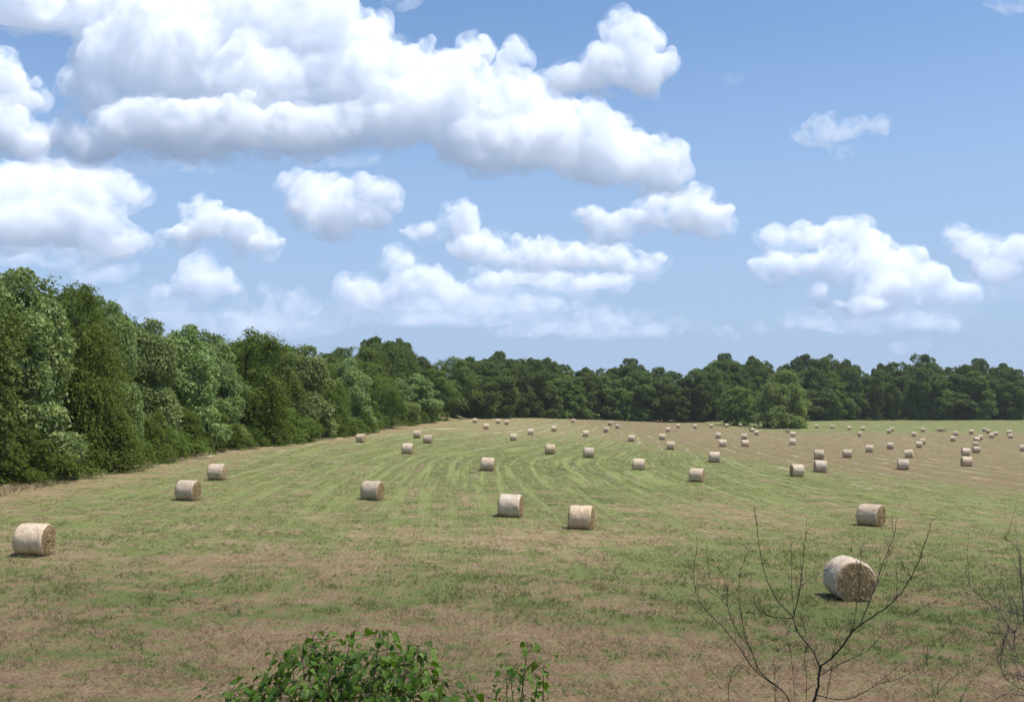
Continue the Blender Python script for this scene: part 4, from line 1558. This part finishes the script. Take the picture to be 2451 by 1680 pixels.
BR_MAIN = [
    ('trunk', .026, .017, (0, 0), [(945, 1460), (962, 1405), (978, 1350), (985, 1280), (987, 1215)]),
    ('b', .015, .003, (0, -.5), [(987, 1215), (1060, 1165), (1140, 1080), (1200, 990), (1260, 940), (1380, 860), (1480, 780), (1570, 660), (1640, 520), (1690, 370), (1730, 240)]),
    ('b', .010, .0025, (-.15, .3), [(1250, 945), (1300, 830), (1350, 700), (1395, 570), (1440, 450), (1480, 340), (1497, 240)]),
    ('b', .004, .0018, (0, .3), [(1335, 740), (1385, 640), (1430, 520), (1465, 430)]),
    ('b', .013, .010, (0, .25), [(987, 1215), (945, 1115), (870, 1020), (830, 950), (818, 890)]),
    ('b', .008, .002, (.25, .6), [(818, 890), (720, 790), (650, 660), (610, 520), (590, 400), (575, 280), (560, 170)]),
    ('b', .008, .002, (.25, 0), [(818, 890), (850, 760), (872, 620), (888, 440), (905, 250)]),
    ('root_stem', .015, .003, (.35, .7), [(800, 1460), (735, 1365), (640, 1300), (540, 1210), (470, 1100), (400, 1010), (300, 900), (220, 820), (180, 730), (165, 620), (180, 480), (190, 370)]),
    ('b', .009, .002, (.4, .1), [(720, 1350), (600, 1250), (545, 1110), (480, 1030), (420, 930), (385, 800), (380, 700), (330, 560)]),
    ('b', .007, .002, (.35, .9), [(540, 1110), (515, 1060), (490, 950), (465, 800), (465, 620), (500, 520), (540, 430)]),
    ('b', .005, .0018, (.2, .2), [(395, 1440), (395, 1330), (440, 1220), (500, 1160), (560, 1120)]),
    ('b', .007, .002, (0, .6), [(990, 1275), (1100, 1210), (1200, 1160), (1290, 1120), (1370, 1040), (1440, 940), (1560, 880), (1650, 850)]),
    ('b', .008, .002, (0, -.6), [(965, 1400), (1100, 1430), (1200, 1420), (1300, 1370), (1400, 1300), (1480, 1230), (1550, 1160)]),
    ('b', .005, .0016, (-.3, -.9), [(1370, 1330), (1450, 1310), (1520, 1290), (1640, 1220), (1710, 1160)]),
    ('root_stem', .006, .002, (.1, .4), [(825, 1460), (820, 1300), (800, 1150), (780, 1000), (755, 930)]),
    ('b', .005, .0018, (.1, -.3), [(900, 1440), (905, 1300), (890, 1180), (905, 1050), (870, 900)]),
    ('b', .005, .0018, (0, -.3), [(1030, 1440), (1060, 1280), (1075, 1150), (1120, 980), (1190, 930)]),
    ('b', .005, .0016, (-.1, -.4), [(1200, 990), (1225, 870), (1245, 720), (1255, 560), (1255, 440)]),
    ('b', .003, .0014, (-.2, -.4), [(1245, 620), (1225, 520), (1180, 440)]),
    ('b', .006, .0018, (.25, .7), [(815, 900), (720, 895), (640, 880), (580, 830), (545, 700), (530, 640)]),
    ('b', .004, .0015, (.3, .7), [(700, 893), (610, 870), (520, 862), (430, 858)]),
    ('b', .004, .0015, (.1, -.3), [(855, 720), (905, 660), (965, 615), (1050, 575)]),
    ('b', .004, .0015, (.2, .5), [(820, 870), (810, 740), (806, 600), (805, 500), (803, 390)]),
    ('b', .004, .0015, (.4, .6), [(390, 830), (350, 780), (290, 740), (235, 700)]),
    ('b', .004, .0015, (.4, .8), [(385, 790), (330, 740), (285, 690), (262, 560), (250, 440)]),
    ('root_stem', .005, .0018, (.2, .1), [(698, 1460), (695, 1300), (690, 1170), (700, 1150)]),
    ('b', .004, .0014, (.1, .5), [(840, 980), (770, 1000), (690, 1040), (580, 1090)]),
    ('b', .004, .0014, (-.3, -.6), [(1590, 640), (1540, 580), (1500, 500)]),
    ('b', .004, .0014, (-.3, -.1), [(1490, 770), (1495, 640), (1497, 520)]),
    ('b', .003, .0014, (-.3, -.6), [(1640, 500), (1690, 495), (1720, 480)]),
    ('b', .003, .0014, (.5, .8), [(1570, 880), (1680, 820), (1790, 780), (1900, 745), (1990, 740)]),
    ('b', .003, .0014, (.5, .5), [(165, 590), (140, 560), (105, 540)]),
]
build_bare('bare_shrub', 'bare dark thorny shrub spreading in front of the largest bale', 'shrub', BR_MAIN, 8.6, (2.62, 8.7), 41, M_TWIG, 12.0, .15)

BR_SIDE = [
    ('trunk', .020, .010, (0, 0), [(2420, 1460), (2390, 1250), (2350, 1050), (2325, 920)]),
    ('b', .010, .003, (0, .3), [(2325, 920), (2318, 760), (2305, 600), (2290, 460), (2200, 370)]),
    ('b', .007, .002, (0, -.4), [(2330, 880), (2230, 860), (2130, 820), (2050, 770), (1975, 690), (1945, 560)]),
    ('b', .006, .002, (0, .3), [(2380, 1200), (2300, 1010), (2200, 1000), (2100, 998)]),
    ('b', .006, .002, (0, .5), [(2400, 1300), (2280, 1180), (2190, 1120), (2205, 900)]),
    ('b', .006, .002, (0, -.5), [(2410, 1400), (2250, 1330), (2180, 1240), (2190, 1060), (2250, 950)]),
    ('b', .006, .002, (.2, .6), [(2420, 1440), (2300, 1400), (2190, 1400), (2130, 1440)]),
    ('b', .005, .002, (.2, .7), [(2400, 1330), (2260, 1280), (2160, 1200), (2170, 1100)]),
    ('b', .005, .002, (-.2, -.6), [(2390, 1250), (2300, 1180), (2260, 1050), (2290, 900), (2240, 760)]),
    ('b', .005, .002, (-.3, .6), [(2410, 1380), (2330, 1290), (2240, 1260), (2150, 1290)]),
    ('b', .005, .002, (.3, .3), [(2380, 1150), (2300, 1090), (2230, 1110), (2150, 1150)]),
    ('b', .004, .0016, (0, .2), [(2320, 840), (2240, 800), (2190, 700), (2230, 640)]),
]
build_bare('bare_bush', 'tangled grey leafless bush cut by the right edge of the view', 'bush', BR_SIDE, 8.2, (4.25, 8.3), 42, M_TWIG2, 12, .26)
BR_SMALL = [
    ('trunk', .006, .002, (0, 0), [(1735, 1460), (1770, 1330), (1790, 1220)]),
    ('b', .004, .0015, (0, .1), [(1745, 1420), (1720, 1330), (1730, 1260)]),
    ('b', .004, .0015, (0, -.2), [(1755, 1390), (1840, 1300), (1935, 1240)]),
    ('b', .004, .0015, (0, .3), [(1900, 1460), (1960, 1340), (2060, 1230), (2110, 1190)]),
    ('b', .003, .0015, (0, .2), [(1620, 1010), (1650, 940), (1700, 870), (1760, 820)]),
]
build_bare('bare_sprig', 'short leafless sprigs between the thorny shrub and the tangled bush', 'sprig', BR_SMALL[:4], 8.8, (3.25, 8.9), 43, M_TWIG, 6, .12)


# ------------------------------------------------------------------ summer haze over the field
def build_haze():
    x0, x1, y0, y1, z0, z1 = -9200, 9200, -9200, 9200, -22, 62
    V = np.array([(x, y, z) for z in (z0, z1) for y in (y0, y1) for x in (x0, x1)], float)
    Q = np.array([(0, 2, 3, 1), (4, 5, 7, 6), (0, 1, 5, 4), (2, 6, 7, 3), (0, 4, 6, 2), (1, 3, 7, 5)])
    mt, nt = new_mat('haze_air')
    v = nt.node('ShaderNodeVolumePrincipled')
    v.inputs['Color'].default_value = (0.86, 0.92, 1.0, 1)
    v.inputs['Density'].default_value = HAZE
    v.inputs['Anisotropy'].default_value = 0.2
    o = nt.node('ShaderNodeOutputMaterial')
    nt.l.new(v.outputs[0], o.inputs['Volume'])
    ob = add_obj('haze', mesh_np('haze', V, [Q], False, None, [mt]))
    tag(ob, 'thin summer haze over the whole field', 'haze', None, 'stuff')


HAZE = 0.00007
build_haze()
